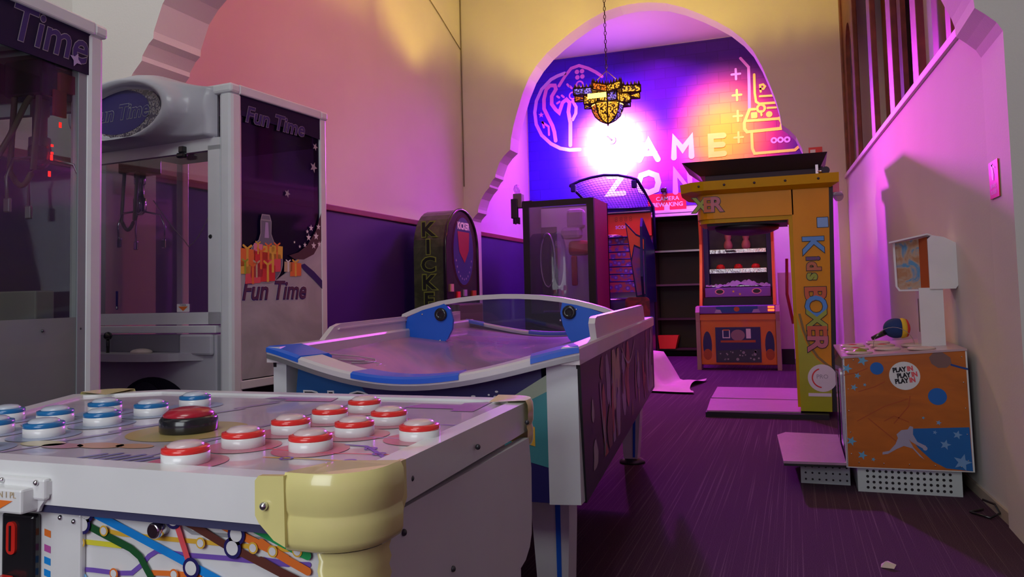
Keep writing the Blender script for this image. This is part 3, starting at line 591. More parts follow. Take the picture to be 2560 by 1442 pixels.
# marquee: bulging oval
bm_ = MB().use(GREYM); NX, NZ = 44, 22; x0, x1, z0, z1 = -W2+.0, -.09, 1.755, 1.985
cx, cz, ra, rb = -.57, 1.905, .44, .20
def mz(x, z):
    e = math.sqrt(((x-cx)/ra)**2+((z-cz)/rb)**2)
    if e < .58: h = .075
    elif e < .84: h = .075+.075*math.sin((e-.58)/.26*math.pi)**.8
    elif e < 1.05: h = .075*(1-(e-.84)/.21*.55)
    else: h = .035
    return h
vs = []; 
for j in range(NZ+1):
    for i in range(NX+1):
        x = x0+(x1-x0)*i/NX; tz = j/NZ
        ztop = 1.985+.125*math.exp(-((x-cx)/.30)**2); z = z0+(ztop-z0)*tz
        h = mz(x, z)
        edge = min(i, NX-i, j, NZ-j); h = h if edge > 0 else 0.0
        vs.append((x, -h-.0 if edge > 0 else .01, z))
fs = [(j*(NX+1)+i, j*(NX+1)+i+1, (j+1)*(NX+1)+i+1, (j+1)*(NX+1)+i) for j in range(NZ) for i in range(NX)]
bm_.add(vs, fs, True)
bm_.box(x0+.01, x1-.01, .0, .03, z0, 1.98); mq = bm_.build('marquee', None, t2)
ov = MB().use(ramp_mat('speckled_marquee_print', 'voronoi', [(.28, (.03, .03, .05)), (.45, (.30, .28, .30)), (.6, (.02, .02, .06))], 60, .2, coat=.5)).disc(-.59, 1.915, .245, XZ(-.085), 0, 36, ry=.120)
ov.use(INK['navy']).disc(-.62, 1.915, .205, XZ(-.0862), 0, 30, ry=.106); ov.use(INK['grey']).text('Fun Time', -.61, 1.91, .10, XZ(-.0874), 0, bold=.004, shear=.25); ov.use(INK['navy']).text('Fun Time', -.61, 1.91, .10, XZ(-.0886), 0, bold=.0018, shear=.25)
ov.build('marquee_print', None, mq)
# lower body with recessed tray and prize door
b = MB().use(GREYM); b.box(-W2+.08, -.09, .0, .05, .08, .855, .006); b.build('front_body', None, t2)
b = MB().use(mat('shadowed_grey_recess', (.22, .22, .26), .5)).box(-W2+.14, -.315, -.006, .0, .775, .852); b.use(GREYM).box(-.30, -.10, -.02, .002, .76, .855, .01); b.build('tray_recess', None, t2)  # no recess is cut; its shade is put into the darker grey
MB().prism(arc(-.5, .775, .30, 180, 360, 20, .045), 0, .001, XZ(0)) if False else None
sh = MB().use(GREYM); n = 20
pts = [(-W2+.10, .0)]+[(-W2+.10+(.66)*i/n, -.04-.09*math.sin(math.pi*i/n)**.6) for i in range(n+1)]+[(-.17, .0)]
sh.prism(pts, 0, .035, XY(.735)); sh.build('control_shelf', None, t2)
MB().sphere((-.50, -.055, .775), .04, 14, 1.5, 1, .42).build('round_button', mat('cream_button_top', (.70, .62, .55), .3), t2)
b = MB().lathe([(.008, .77), (.008, .84)], (-.73, -.05, 0), 10).sphere((-.73, -.05, .85), .02, 10).build('joystick', BLACKP, t2)
door = MB().use(BLACKP).flat([(-.71, .15)]+arc(-.48, .50, .23, 180, 0, 20, .155)+[(-.25, .15)], XZ(-.003)); door.use(DARKG).flat([(-.66, .15)]+arc(-.53, .49, .13, 180, 20, 14, .14)+[(-.42, .15)], XZ(-.005)); door.build('prize_door', None, t2)
b = MB().use(INK['white']).flat(rrect(-.345, -.265, .958, .995, .003), XZ(.010)); b.use(INK['orange']).flat([(-.335, .983), (-.275, .983), (-.305, .962)], XZ(.009)); b.use(INK['brown']).text('TOKEN', -.305, .989, .012, XZ(.0085)); b.build('token_sticker', None, t2)
b = MB().use(INK['navy']).flat([(-.752, .975), (-.752, 1.065), (-.737, 1.065), (-.737, .975)], XZ(.010)); b.use(INK['white']).flat([(-.748, .98), (-.748, .99), (-.741, .99), (-.741, .98)], XZ(.009)); b.build('blue_sticker', None, t2)
crane(t2, -.755, .15, 1.66, 1, False, True)
MB().box(-W2+.05, -.05, .09, D2-.06, 1.80, 1.88).build('mechanism_box', BLACK, t2)
MB().tube([(-.66+.42*k/14, .15, 1.52-.30*math.sin(math.pi*(k/14)*.5) if k < 8 else 1.27+.25*((k-7)/7)**2) for k in range(15)], .0025, 5).build('loose_wire', mat('thin_wire', (.35, .3, .3), .5), t2)
# near machine
W1, D1, H1 = .85, .95, 1.95
t1, yf, bx = claw('near', (-2.188+math.sin(math.radians(7.15))*.95, 1.995-math.cos(math.radians(7.15))*.95, 0), 7.15, -1, H1, W1, D1, 'white claw machine at the left photo edge with a red lit crane inside', 0, 0)
off = .95
sd = MB().use(mat('dark_navy_film', (.006, .006, .035), .5, spec=.2)).box(-.008, -.004, .06, D1-.02, 1.765, 1.91)
sd.use(INK['deep']).flat([(.06, 1.765), (.06, 1.80), (off-.05, 1.79), (off-.05, 1.765)], YZ(-.0035)) if False else None
sd.use(INK['grey']).text('Fun Time', off-.36, 1.845, .16, YZ(-.003), 0, bold=.0045, shear=.25, sx=.92); sd.use(INK['navy']).text('Fun Time', off-.36, 1.845, .16, YZ(-.0024), 0, bold=.0022, shear=.25, sx=.92)
sd.use(INK['lilac']).star(off-.125, 1.80, .026, YZ(-.002), k=4, rot=1.2)
sd.build('side_print', None, t1)
lo = MB().box(-.016, -.012, .06, D1-.03, .64, .962); lo.build('frosted_side_panel', mat('frosted_grey_panel', (.42, .44, .43), .5), t1)
MB().box(-.014, -.008, D1-.105, D1-.065, .64, 1.77).build('window_stile', mat('grey_stile', (.28, .30, .33), .4), t1)
for y in (off-.09, off-.24): MB().sphere((-.011, y, .925), .005, 8).build('screw', DARKG, t1)
bx(MB(), -W1+.07, -.07, -.0, .03, .60, .95).build('front_body', GREYM, t1)
b = MB(); bx(b, -W1+.07, -.07, .0, .03, 1.66, 1.74); b.build('door_frame', WHITE, t1)
bx(MB(), -W1+.07, -.07, .012, .016, .95, 1.66).build('front_window', glass('front_clear_glass'), t1)
mqn = MB().use(GREYM)
vs = []; NX, NZ = 24, 16
for j in range(NZ+1):
    for i in range(NX+1):
        x = -W1+.05+(W1-.07)*i/NX; z = 1.70+.24*j/NZ; e = math.sqrt(((x+W1/2)/.42)**2+((z-1.82)/.13)**2)
        h = .075*max(0, math.cos(min(e, 1)*math.pi/2))**.5 if min(i, NX-i, j, NZ-j) > 0 else 0
        vs.append((x, D1+h, z))
mqn.add(vs, [(j*(NX+1)+i, j*(NX+1)+i+1, (j+1)*(NX+1)+i+1, (j+1)*(NX+1)+i) for j in range(NZ) for i in range(NX)], True); mqn.build('marquee', None, t1)
crane(t1, -.14, D1-.125, 1.675, 1, True, False)
MB().tube([(-.12, D1-.13, 1.745), (-.12, D1-.20, 1.65), (-.12, D1-.26, 1.53), (-.12, D1-.32, 1.43)], .009, 8).build('hose', mat('hose_brown', (.20, .15, .11), .4), t1)
b = MB().sphere((-.14, D1-.125, 1.50), .036, 12, 1, 1, 1.5).build('clear_cover', glass('cloudy_cover', (.75, .7, .68), .1, .25, .1, (.4, .35, .33)), t1)
LEDM = mat('red_led', (.8, .05, .03), .4, emis=(1, .02, .01), es=2.2)
for (y, z, h) in ((-.118, 1.525, .004), (-.118, 1.50, .004), (-.120, 1.485, .009), (-.128, 1.43, .009), (-.085, 1.60, .009)): MB().box(-.10, -.096, D1+y-.004, D1+y+.004, z-h, z+h).build('red_led', LEDM, t1)
bx(MB(), -W1+.06, -.26, .06, D1-.06, 1.70, 1.80).build('mechanism_box', BLACK, t1)
MB().box(-.70, -.25, D1-.36, D1-.18, .82, 1.045, .02).build('prize_chute', mat('dark_teal_plastic', (.01, .05, .12), .4), t1)
MB().box(-.42, -.10, D1-.175, D1-.10, .84, 1.05, .005).build('chute_door', mat('greyish_white_panel', (.30, .29, .26), .5), t1)
def plush(name, label, loc, m_, r, ear):
    t = thing(name, label, 'plush toy', loc, 0, None)
    MB().sphere((0, 0, r*.9), r, 14, 1, 1.1, .9).build('body', m_, t); MB().sphere((r*.4, .0, r*1.95), r*.62, 12).build('head', m_, t)
    for s_ in (-1, 1): MB().sphere((r*.35, s_*r*.42, r*2.5), r*.24, 8, 1, 1, ear).build('ear', m_, t)
plush('fox_plush', 'orange plush toy lying on the bed of the nearest claw machine', (-2.47, 1.63, .82), mat('orange_plush', (.70, .16, .03), .9, bump=.6, bscale=60), .045, 1.4)
plush('bear_plush', 'white plush toy beside the orange one in the nearest claw machine', (-2.44, 1.75, .82), mat('white_plush', (.6, .56, .5), .9, bump=.6, bscale=60), .040, 1.0)

# ================================================================ BUTTON GAME (foreground table)
bgm = thing('button_game', 'white table game in the foreground with red and blue buttons and metro map front', 'arcade game', (-1.17, 1.285, 0))
def L(x, y): return (x+1.17, y-1.285)
TOP = .75
outer = [L(-.575, .97), L(-.60, 1.74), L(-.66, 1.795), L(-1.72, 1.80), L(-1.93, 1.66), L(-1.78, 1.33), L(-1.66, .93), L(-.64, .93)]
b = MB().use(WHITE2)
def off_poly(pts, d):
    n = len(pts); out = []
    cx = sum(p[0] for p in pts)/n; cy = sum(p[1] for p in pts)/n
    for i in range(n):
        p0, p1, p2 = Vector(pts[i-1]), Vector(pts[i]), Vector(pts[(i+1) % n])
        n1 = Vector((-(p1-p0).y, (p1-p0).x)).normalized(); n2 = Vector((-(p2-p1).y, (p2-p1).x)).normalized()
        v = (n1+n2).normalized(); out.append(tuple(p1+v*d/max(.5, v.dot(n1))))
    return out
inner = off_poly(outer, .042)
n = len(outer)
vs = [(u, v, TOP) for u, v in outer]+[(u, v, TOP) for u, v in inner]+[(u, v, .684) for u, v in outer]+[(u, v, TOP-.006) for u, v in inner]+[(u, v, .684) for u, v in inner]
fs = []
for i in range(n):
    j = (i+1) % n; fs += [(i, j, n+j, n+i), (i, j, 2*n+j, 2*n+i), (n+i, n+j, 3*n+j, 3*n+i), (2*n+i, 2*n+j, 4*n+j, 4*n+i)]
b.add(vs, fs); b.build('top_frame', None, bgm)
pf = MB().use(ramp_mat('lilac_playfield', 'noise', [(.35, (.50, .45, .52)), (.65, (.62, .57, .62))], 3, .22, (1, 1, 1), 1, coat=.5)).prism(inner, 0, -.01, XY(TOP-.006))
T = XY(TOP-.0055)
def pw(p): return [L(*q) for q in p]
RBX = [(-.93, 1.008), (-.93, 1.147), (-.93, 1.285), (-.93, 1.42), (-.93, 1.56), (-.79, 1.147), (-.79, 1.288), (-.79, 1.42), (-.65, 1.28)]
for x, y in RBX: pf.use(mat('dusty_rose_print', (.60, .16, .24), .25)).disc(*L(x, y), .066, T, .0004, 28)
for x, y in RBX: pf.use(mat('pale_blue_print', (.30, .36, .50), .25)).disc(*L(-2.34-x, y), .066, T, .0004, 28)
pf.use(mat('ochre_print', (.50, .38, .14), .25)).disc(*L(-1.15, 1.255), .115, T, .0004, 32)
G = {'a':[(-1.106,1.432),(-0.964,1.323),(-0.868,1.24),(-0.746,1.165),(-0.654,1.141),(-0.619,1.144)],'b':[(-0.751,1.198),(-0.711,1.195),(-0.691,1.178),(-0.654,1.141),(-0.613,1.098)],'c':[(-0.87,1.137),(-0.786,1.122),(-0.69,1.133),(-0.606,1.143)],'d':[(-0.829,1.073),(-0.756,1.079),(-0.671,1.079),(-0.605,1.07)],'e':[(-0.892,1.292),(-0.808,1.281),(-0.718,1.273),(-0.612,1.276)],'f':[(-0.888,1.387),(-0.802,1.422),(-0.685,1.429),(-0.625,1.425)],'g':[(-0.859,1.598),(-0.865,1.661),(-0.805,1.683),(-0.737,1.684)],'h':[(-0.756,0.978),(-0.721,0.982),(-0.702,1.002),(-0.669,1.008),(-0.613,1.006)],'mag':[(-0.736,1.6),(-0.755,1.726),(-0.696,1.76),(-0.681,1.601)],'pl':[(-1.235,1.679),(-1.256,1.753),(-1.126,1.761),(-1.103,1.689)],'ring':[(-0.786,1.074),(-0.673,1.081),(-0.613,1.098),(-0.654,1.141),(-0.691,1.178)]}
for k, c_, w in (('a', 'magenta', .0045), ('b', 'violet', .008), ('c', 'coral', .004), ('d', 'gold', .005), ('e', 'lilac', .005), ('f', 'violet', .004), ('g', 'violet', .004), ('h', 'violet', .006)):
    if k == 'a': continue
    pf.use(INK[c_]).stroke([L(*q) for q in G[k]], w, T, .0005)
pf.use(mat('mauve_print', (.38, .14, .45), .25)).flat([L(*q) for q in G['mag']], T, .0005); pf.use(mat('rose_violet_print', (.50, .18, .40), .25)).flat([L(*q) for q in G['pl']], T, .0005)
for q in G['ring']: pf.use(INK['violet']).disc(*L(*q), .012, T, .0007, 14, r2=.007)
for k in range(7):    # long faint diagonal bands through the middle
    y = 1.0+.11*k
    pf.use(mat('violet_grey_print', (.36, .28, .44), .25)).stroke([L(-1.33+.012*k, y), L(-1.30+.012*k, y+.10)], .012+.006*(k % 3), T, .0004)
    pf.stroke([L(-1.035, y), L(-1.03, y+.09)], .008+.006*(k % 2), T, .0004)
for (x, y, w, c_) in ((-1.20, 1.09, .05, 'orange_fade'), (-1.13, 1.10, .04, 'orange_fade'), (-1.27, 1.07, .045, 'rose_fade'), (-1.33, 1.08, .05, 'gold_fade'), (-1.05, 1.12, .03, 'orange_fade')):
    pf.use(mat(c_, dict(orange_fade=(.60, .33, .20), rose_fade=(.50, .25, .28), gold_fade=(.52, .46, .22))[c_], .25)).disc(*L(x, y), w, T, .0006, 18, ry=w*.5)
for k in range(6): pf.use(mat('slate_blue_print', (.20, .20, .38), .25)).stroke([L(-1.14+.025*k, .995), L(-1.125+.025*k, 1.03+.01*(k % 2))], .012, T, .0008)
for (x, y, c_) in ((-1.25, 1.74, 'mauve_print'), (-.80, 1.66, 'mauve_print')): pf.use(mat(c_, (.38, .14, .45), .25)).flat([L(x-.07, y-.03), L(x+.06, y-.03), L(x+.08, y+.03), L(x-.05, y+.03)], T, .0006)
pf.build('playfield', None, bgm)
# buttons
def push(ring, cap):
    o = MB().lathe([(.036, 0), (.037, .002), (.037, .018), (.034, .019)], (0, 0, 0), 32).build('push_button', WHITE2, bgm)
    MB().lathe([(.0365, .018), (.0372, .020), (.0365, .026), (.029, .028)], (0, 0, 0), 32).build('button_ring', ring, o)
    MB().lathe([(.0285, .026), (.028, .030), (.022, .034), (.010, .036), (.001, .0365)], (0, 0, 0), 32).build('button_cap', cap, o); return o
pr_, pb_ = push(REDB, CAPW), push(BLUEB, CAPB)
for i, (x, y) in enumerate(RBX):
    (copyp(pr_, bgm) if i else pr_).location = (*L(x, y), TOP-.006)
    (copyp(pb_, bgm) if i else pb_).location = (*L(-2.34-x, y), TOP-.006)
dm = MB().lathe([(.052, 0), (.055, .004), (.055, .026), (.05, .032)], (*L(-1.15, 1.255), TOP-.006), 36).build('start_button', BLACKP, bgm)
MB().lathe([(.0485, .030), (.048, .036), (.038, .044), (.02, .048), (.001, .049)], (*L(-1.15, 1.255), TOP-.006), 36).build('red_dome', mat('deep_red_dome', (.40, .012, .03), .25, coat=.4), dm)
# side boards and front metro panel
b = MB().use(CREAM)
sp = [(1.02, .36), (1.02, .62), (1.06, .672), (1.71, .672), (1.725, .60), (1.72, .50), (1.715, .455)]+[(1.70, .43), (1.67, .41), (1.62, .40)]+[(1.02, .36)]
b.prism([(y-1.285, z) for y, z in sp], 0, -.02, YZ(L(-.59, 0)[0])); b.build('side_board', None, bgm)
MB().use(CREAM).prism([(y-1.285, z) for y, z in sp], 0, .02, YZ(L(-1.70, 0)[0])).build('side_board', None, bgm)
for y, z in ((1.115, .715), (1.39, .712), (1.10, .635), (1.72-.04, .712), (1.28, .52), (1.15, .43)): MB().sphere((L(-.5745, 0)[0]-(.0145 if z < .672 else .008), y-1.285, z), .0055, 8).build('screw', DARKG, bgm)
b = MB().use(WHITE2).box(L(-1.66, 0)[0], L(-.645, 0)[0], .96-1.285, 1.70-1.285, .30, .672); FZ = .96-1.285; FM = XZ(FZ)
LN = {'sky':[(0.043,0.682),(0.059,0.675),(0.105,0.668),(0.182,0.644),(0.295,0.607),(0.349,0.589)],'dg':[(0.055,0.66),(0.082,0.652),(0.128,0.637),(0.18,0.621),(0.199,0.61),(0.222,0.58)],'gold':[(0.128,0.643),(0.155,0.64),(0.246,0.64),(0.317,0.641),(0.412,0.642),(0.469,0.643)],'yel':[(0.063,0.621),(0.083,0.622),(0.158,0.622)],'vio':[(0.052,0.577),(0.1,0.579),(0.15,0.579),(0.18,0.582),(0.199,0.596),(0.214,0.611),(0.23,0.62),(0.287,0.619),(0.362,0.621),(0.469,0.622)],'sky2':[(0.052,0.574),(0.083,0.566)],'brown':[(0.23,0.681),(0.269,0.676),(0.307,0.664),(0.362,0.642),(0.393,0.633),(0.468,0.608)],'coral':[(0.269,0.673),(0.297,0.607)],'orange':[(0.307,0.679),(0.337,0.676),(0.393,0.657),(0.447,0.64),(0.47,0.631)],'grey':[(0.282,0.66),(0.297,0.653),(0.362,0.654),(0.386,0.652),(0.469,0.657)],'green':[(0.369,0.68),(0.405,0.673),(0.469,0.651)],'red':[(0.222,0.587),(0.269,0.59),(0.312,0.591)],'redl':[(0.051,0.616),(0.063,0.614)],'nodes':[(0.092,0.67),(0.085,0.651),(0.267,0.673),(0.301,0.603),(0.391,0.68),(0.384,0.659),(0.377,0.639)],'sn':[(0.128,0.644),(0.08,0.622),(0.149,0.58),(0.318,0.641),(0.413,0.642),(0.447,0.64),(0.268,0.59)]}
LN2 = {'green':[(0.427,0.667),(0.458,0.656),(0.488,0.644),(0.505,0.639)],'orange':[(0.427,0.65),(0.446,0.64),(0.473,0.629),(0.505,0.617)],'brown':[(0.427,0.625),(0.455,0.614),(0.496,0.601)],'grey':[(0.427,0.659),(0.474,0.656),(0.505,0.656)],'vio':[(0.427,0.625),(0.478,0.623),(0.505,0.625)],'gold':[(0.455,0.645),(0.478,0.643)],'sn':[(0.489,0.644)]}
hh = .0008
for k, c_, w in (('grey', 'grey', .006), ('vio', 'violet', .0075), ('gold', 'gold', .007), ('yel', 'yellow', .008), ('red', 'orange', .008), ('redl', 'orange', .010), ('sky2', 'sky', .014), ('sky', 'blue', .013), ('dg', 'dgreen', .012), ('orange', 'orange', .012), ('green', 'green', .013), ('brown', 'brown', .012), ('coral', 'coral', .010)):
    b.use(INK[c_]).stroke(LN[k], w, FM, hh)
    if k in LN2: b.stroke(LN2[k], w, FM, hh+.00022)
    hh += .00045
for u, v in LN['nodes']: b.use(INK['navy']).disc(u, v, .0155, FM, .0075, 22); b.use(INK['white']).disc(u, v, .0105, FM, .0082, 20)
for u, v in LN['sn']+LN2['sn']: b.use(INK['gold'] if v > .60 else INK['orange']).disc(u, v, .0085, FM, .0068, 18); b.use(INK['white']).disc(u, v, .006, FM, .0073, 16)
b.build('front_panel', None, bgm)
b = MB(); b.box(L(-1.62, 0)[0], L(-.66, 0)[0], .99-1.285, 1.68-1.285, .10, .30); b.build('base_cabinet', mat('dim_grey_base', (.10, .10, .12), .6), bgm)
for x in (-1.60, -.645):
    for y in (1.02, 1.64): MB().box(L(x-.035, 0)[0], L(x+.045, 0)[0], y-.03-1.285, y+.03-1.285, 0, .42, .006).build('leg', WHITE2, bgm)
# dark blue strip along the lower lip of the front
MB().box(L(-1.66, 0)[0], L(-.66, 0)[0], .934-1.285, .965-1.285, .671, .684).build('dark_lip_strip', mat('dark_blue_edge', (.05, .05, .12), .5), bgm)
# corner bumpers
def bumper(cx, cy, sx, sy, zs=.0, R0=.064):
    b = MB().use(YELLOWP); prof = [(-.012, .650), (-.004, .654), (.0, .664), (.001, .692), (-.001, .700), (-.001, .703), (.002, .710), (.003, .735), (.002, .750), (-.003, .760)]
    rings = []
    for dr, z in prof:
        r = R0+dr; g = [(sx*(-.075), sy*(-r))] if False else []
        for k in range(13):
            a = math.radians(90*k/12); g.append((sx*r*math.sin(a), -sy*r*math.cos(a)))
        g = [(-sx*.040, -sy*r)]+g+[(sx*r, sy*.03)]
        rings.append([(cx+x, cy+y, z+zs) for x, y in g])
    m_ = len(rings[0]); vs = [v for r_ in rings for v in r_]
    fs = [(i*m_+k, i*m_+k+1, (i+1)*m_+k+1, (i+1)*m_+k) for i in range(len(rings)-1) for k in range(m_-1)]
    b.add(vs, fs, True); top = rings[-1]; b.add(top+[(cx-sx*.03, cy+sy*.03, .754+zs)], [tuple(range(len(top)))+(len(top),)])
    return b
f = bumper(*L(-.642, 1.010), 1, 1, 0, .0845)
# side ears of the bumper
f.prism([(L(-.66, 0)[0]-.066, .748), (L(-.66, 0)[0]-.060, .755), (L(-.66, 0)[0]-.018, .757), (L(-.66, 0)[0]-.016, .660), (L(-.66, 0)[0]-.035, .668), (L(-.66, 0)[0]-.060, .690), (L(-.66, 0)[0]-.066, .70)], 0, .010, XZ(.929-1.285))
f.prism([(1.0-1.285, .757), (1.062-1.285, .757), (1.064-1.285, .70), (1.045-1.285, .675), (1.0-1.285, .665)], 0, .009, YZ(L(-.572, 0)[0]))
fb = f.build('corner_bumper', None, bgm); MB().sphere((L(-.66, 0)[0]-.048, .915-1.285, .715), .006, 10).build('screw', STEEL, fb)
f = bumper(*L(-.655, 1.735), 1, -1, -.003); f.build('corner_bumper', None, bgm)
f = bumper(*L(-1.84, 1.69), -1, -1, -.003); f.build('corner_bumper', None, bgm)
# corner post below the front bumper
b = MB().use(YELLOWP); prof = [(.004*(k % 2), .30+.012*k) for k in range(30)]
rings = []
for dr, z in prof:
    r = .064+dr; g = [(.0, -r)]+[(r*math.sin(math.radians(90*k/10)), -r*math.cos(math.radians(90*k/10))) for k in range(11)]+[(r, .02)]
    cx, cy = L(-.64, 1.010); rings.append([(cx+x, cy+y, z) for x, y in g])
m_ = len(rings[0]); b.add([v for r_ in rings for v in r_], [(i*m_+k, i*m_+k+1, (i+1)*m_+k+1, (i+1)*m_+k) for i in range(len(rings)-1) for k in range(m_-1)], True)
b.build('corner_post', None, bgm)
# coin hardware
x0 = L(-1.235, 0)[0]
cp = MB().use(WHITE2).box(L(-1.17, 0)[0]-.35, L(-1.085, 0)[0], FZ-.012, FZ, .30, .668, .004)
for k, c_ in enumerate(('orange', 'magenta', 'blue', 'blue', 'magenta', 'orange', 'blue')):
    z = .640-.0195*k-(.005 if k else 0); cp.use(INK[c_]).flat([(L(-1.17, 0)[0]+.008, z), (L(-1.17, 0)[0]+.022, z-.003), (L(-1.17, 0)[0]+.022, z-.014), (L(-1.17, 0)[0]+.008, z-.011)], XZ(FZ-.0125))
cp = cp.build('coin_panel', None, bgm)
for u, v in ((-1.127, .660), (-1.098, .656)): MB().sphere((L(u, 0)[0], FZ-.0125, v), .0042, 8).build('screw', STEEL, cp)
cm = MB().use(BLACKP).box(L(-1.232, 0)[0]-.008, L(-1.168, 0)[0], FZ-.028, FZ-.012, .36, .664, .005).build('coin_mechanism', None, bgm)
MB().prism(rrect(L(-1.223, 0)[0], L(-1.203, 0)[0], .600, .652, .009), .0, .004, XZ(FZ-.028)).build('coin_slot', REDP, cm); MB().box(L(-1.2145, 0)[0], L(-1.2115, 0)[0], FZ-.034, FZ-.0315, .606, .646).build('slot_opening', BLACK, cm)
MB().box(L(-1.233, 0)[0], L(-1.205, 0)[0], FZ-.050, FZ-.028, .548, .568, .006).build('return_button', REDP, cm)
hp = MB().use(WHITE2).box(L(-1.42, 0)[0], L(-1.125, 0)[0], .916-1.285, .928-1.285, .694, .728, .004)
hp.prism([(L(-1.42, 0)[0], .728), (L(-1.42, 0)[0], .674), (L(-1.147, 0)[0], .674), (L(-1.143, 0)[0], .682), (L(-1.125, 0)[0], .702), (L(-1.125, 0)[0], .722)], .0, .006, XZ(.930-1.285))
hp.box(L(-1.42, 0)[0], L(-1.148, 0)[0], .895-1.285, .928-1.285, .676, .715, .004)
HZ = XZ(.8945-1.285)
hp.use(INK['orange']).flat([(L(-1.240, 0)[0], .697), (L(-1.165, 0)[0], .697), (L(-1.202, 0)[0], .679)], HZ, .0006)
hp.use(INK['tan']).text('TOKEN 1 PL', L(-1.195, 0)[0], .7055, .0135, HZ, .0006)
hp = hp.build('token_hopper', None, bgm)
for u in (-1.215, -1.14): MB().sphere((L(u, 0)[0], .914-1.285, .722), .0045, 8).build('screw', STEEL, hp)
MB().sphere((L(-.725, 0)[0], .929-1.285, .716), .0045, 8).build('screw', STEEL, bgm)
for x in (-.665,): MB().sphere((L(x, 0)[0], FZ-.001, .645), .0042, 8).build('screw', STEEL, bgm)
lk = MB().lathe([(.012, FZ), (.012, FZ-.022), (.010, FZ-.024)], (0.243, 0, 0.657), 20, 'y').build('lock', CHROME, bgm)

# ================================================================ AIR HOCKEY TABLE
hk = thing('air_hockey_table', 'white and blue air hockey table with dipping curved rim and clear arched centre screen', 'air hockey table', (-1.27, 3.4, 0))
def K(x, y): return (x+1.27, y-3.4)
def K3(x, y, z): return (x+1.27, y-3.4, z)
def side(t, right):   # point on the left or right long edge
    a = (-.575, 2.12) if right else (-1.625, 2.12); b_ = (-.80, 4.65) if right else (-2.00, 4.62)
    return (a[0]+(b_[0]-a[0])*t, a[1]+(b_[1]-a[1])*t)
def dip(s): return .833-.103*math.sin(math.pi*s)**1.15
def rimpt(u, w, inset=0):
    """u along 0..1 across, w 0..1 along"""
    l = side(w, False); r_ = side(w, True)
    bow = -.06*math.sin(math.pi*u) if w < .5 else .06*math.sin(math.pi*u)
    x = l[0]+(r_[0]-l[0])*u; y = l[1]+(r_[1]-l[1])*u+bow*abs(2*w-1)
    e = abs(2*w-1)**2
    z = .850-(.088*e+.05*(1-e))*(math.sin(math.pi*u)**1.15) if 0 < u < 1 else .850
    return x, y, z
# white rails: near end, far end, left, right as one rim
def railmesh(path_o, path_i, zt, drop):
    b = MB(); n = len(path_o); vs = []
    for (xo, yo, zo), (xi, yi, zi) in zip(path_o, path_i): vs += [K3(xo, yo, zo-drop), K3(xo, yo, zo-.006), K3(xo+(xi-xo)*.1, yo+(yi-yo)*.1, zo), K3(xi-(xi-xo)*.1, yi-(yi-yo)*.1, zi), K3(xi, yi, zi-.008), K3(xi, yi, zi-drop)]
    fs = [(i*6+k, i*6+(k+1) % 6, (i+1)*6+(k+1) % 6, (i+1)*6+k) for i in range(n-1) for k in range(6)]
    fs += [tuple(range(6)), tuple(range((n-1)*6, n*6))]; return b.add(vs, fs)
def endpath(w, N=24, u0=0, u1=1, inset=0):
    out = []
    for i in range(N+1):
        u = u0+(u1-u0)*i/N; x, y, z = rimpt(u, w); y += inset*(1 if w < .5 else -1); z += 0
        out.append((x+(0.0), y, z))
    return out
WR = mat('pinkish_white_rail', (.72, .66, .68), .35, coat=.3)
def endrail(w):
    o = endpath(w); i_ = [(x+(.055*(1-2*k/24)), y+(.10 if w < .5 else -.10), z) for k, (x, y, z) in enumerate(o)]
    railmesh(o, i_, 0, .022).build('end_rail', WR, hk)
    return o, i_
on, inn = endrail(0); of_, inf = endrail(1)
# aluminium band below the end rails
for o in (on, of_):
    b = MB(); vs = []
    for x, y, z in o: vs += [K3(x, y-.002 if o is on else y+.002, z-.022), K3(x, y-.002 if o is on else y+.002, z-.036)]
    b.add(vs, [(2*i, 2*i+1, 2*i+3, 2*i+2) for i in range(len(o)-1)]); b.build('trim_band', mat('dull_band', (.30, .29, .31), .3, metal=.5), hk)
# blue inserts on the rim
def insert(w, u0, u1, nm='blue_rim_insert'):
    N = 14; o = endpath(w, N, u0, u1); sg = 1 if w < .5 else -1
    path_o = [(x, y-sg*.004, z+.004) for x, y, z in o]; path_i = [(x+.055*(1-2*(u0+(u1-u0)*k/N)), y+sg*(.104 if .3 < (u0+u1)/2 < .7 else .13), z+.004) for k, (x, y, z) in enumerate(o)]
    railmesh(path_o, path_i, 0, .020).build(nm, BLUEP, hk)
insert(0, .0, .13); insert(0, .33, .67); insert(0, .87, 1.0); insert(1, .0, .10); insert(1, .35, .65); insert(1, .9, 1)
# playfield
b = MB(); NU, NV = 16, 20; vs = []
for j in range(NV+1):
    w = .03+.94*j/NV
    for i in range(NU+1):
        u = .04+.92*i/NU; x, y, z = rimpt(u, w); e = math.sin(math.pi*u)**1.15; vs.append(K3(x, y, .816-.085*e*(.55+.45*abs(2*w-1)**2)))
b.add(vs, [(j*(NU+1)+i, j*(NU+1)+i+1, (j+1)*(NU+1)+i+1, (j+1)*(NU+1)+i) for j in range(NV) for i in range(NU)], True)
b.build('playfield', ramp_mat('swirled_ice_print', 'noise', [(.30, (.14, .06, .09)), (.45, (.24, .17, .26)), (.56, (.46, .20, .36)), (.72, (.18, .14, .34))], 1.1, .26, (1, .5, 1), 2.2, coat=.15), hk)
b = MB()
random.seed(5)
for k in range(9):
    x, y = -1.45+.07*k, 2.35+.05*(k % 4); pts = [(x+.03*i*math.cos(k*1.3+i*.5), y+.035*i*math.sin(k*1.7+i*.7)+.02*i) for i in range(7)]
    b.tube([K3(px_, py_, .8150-.085*math.sin(math.pi*min(1, max(0, (px_+1.62)/1.05)))**1.15*.93) for px_, py_ in pts], .0022, 5)
b.build('printed_cracks', mat('ice_crack_print', (.45, .33, .40), .4), hk)
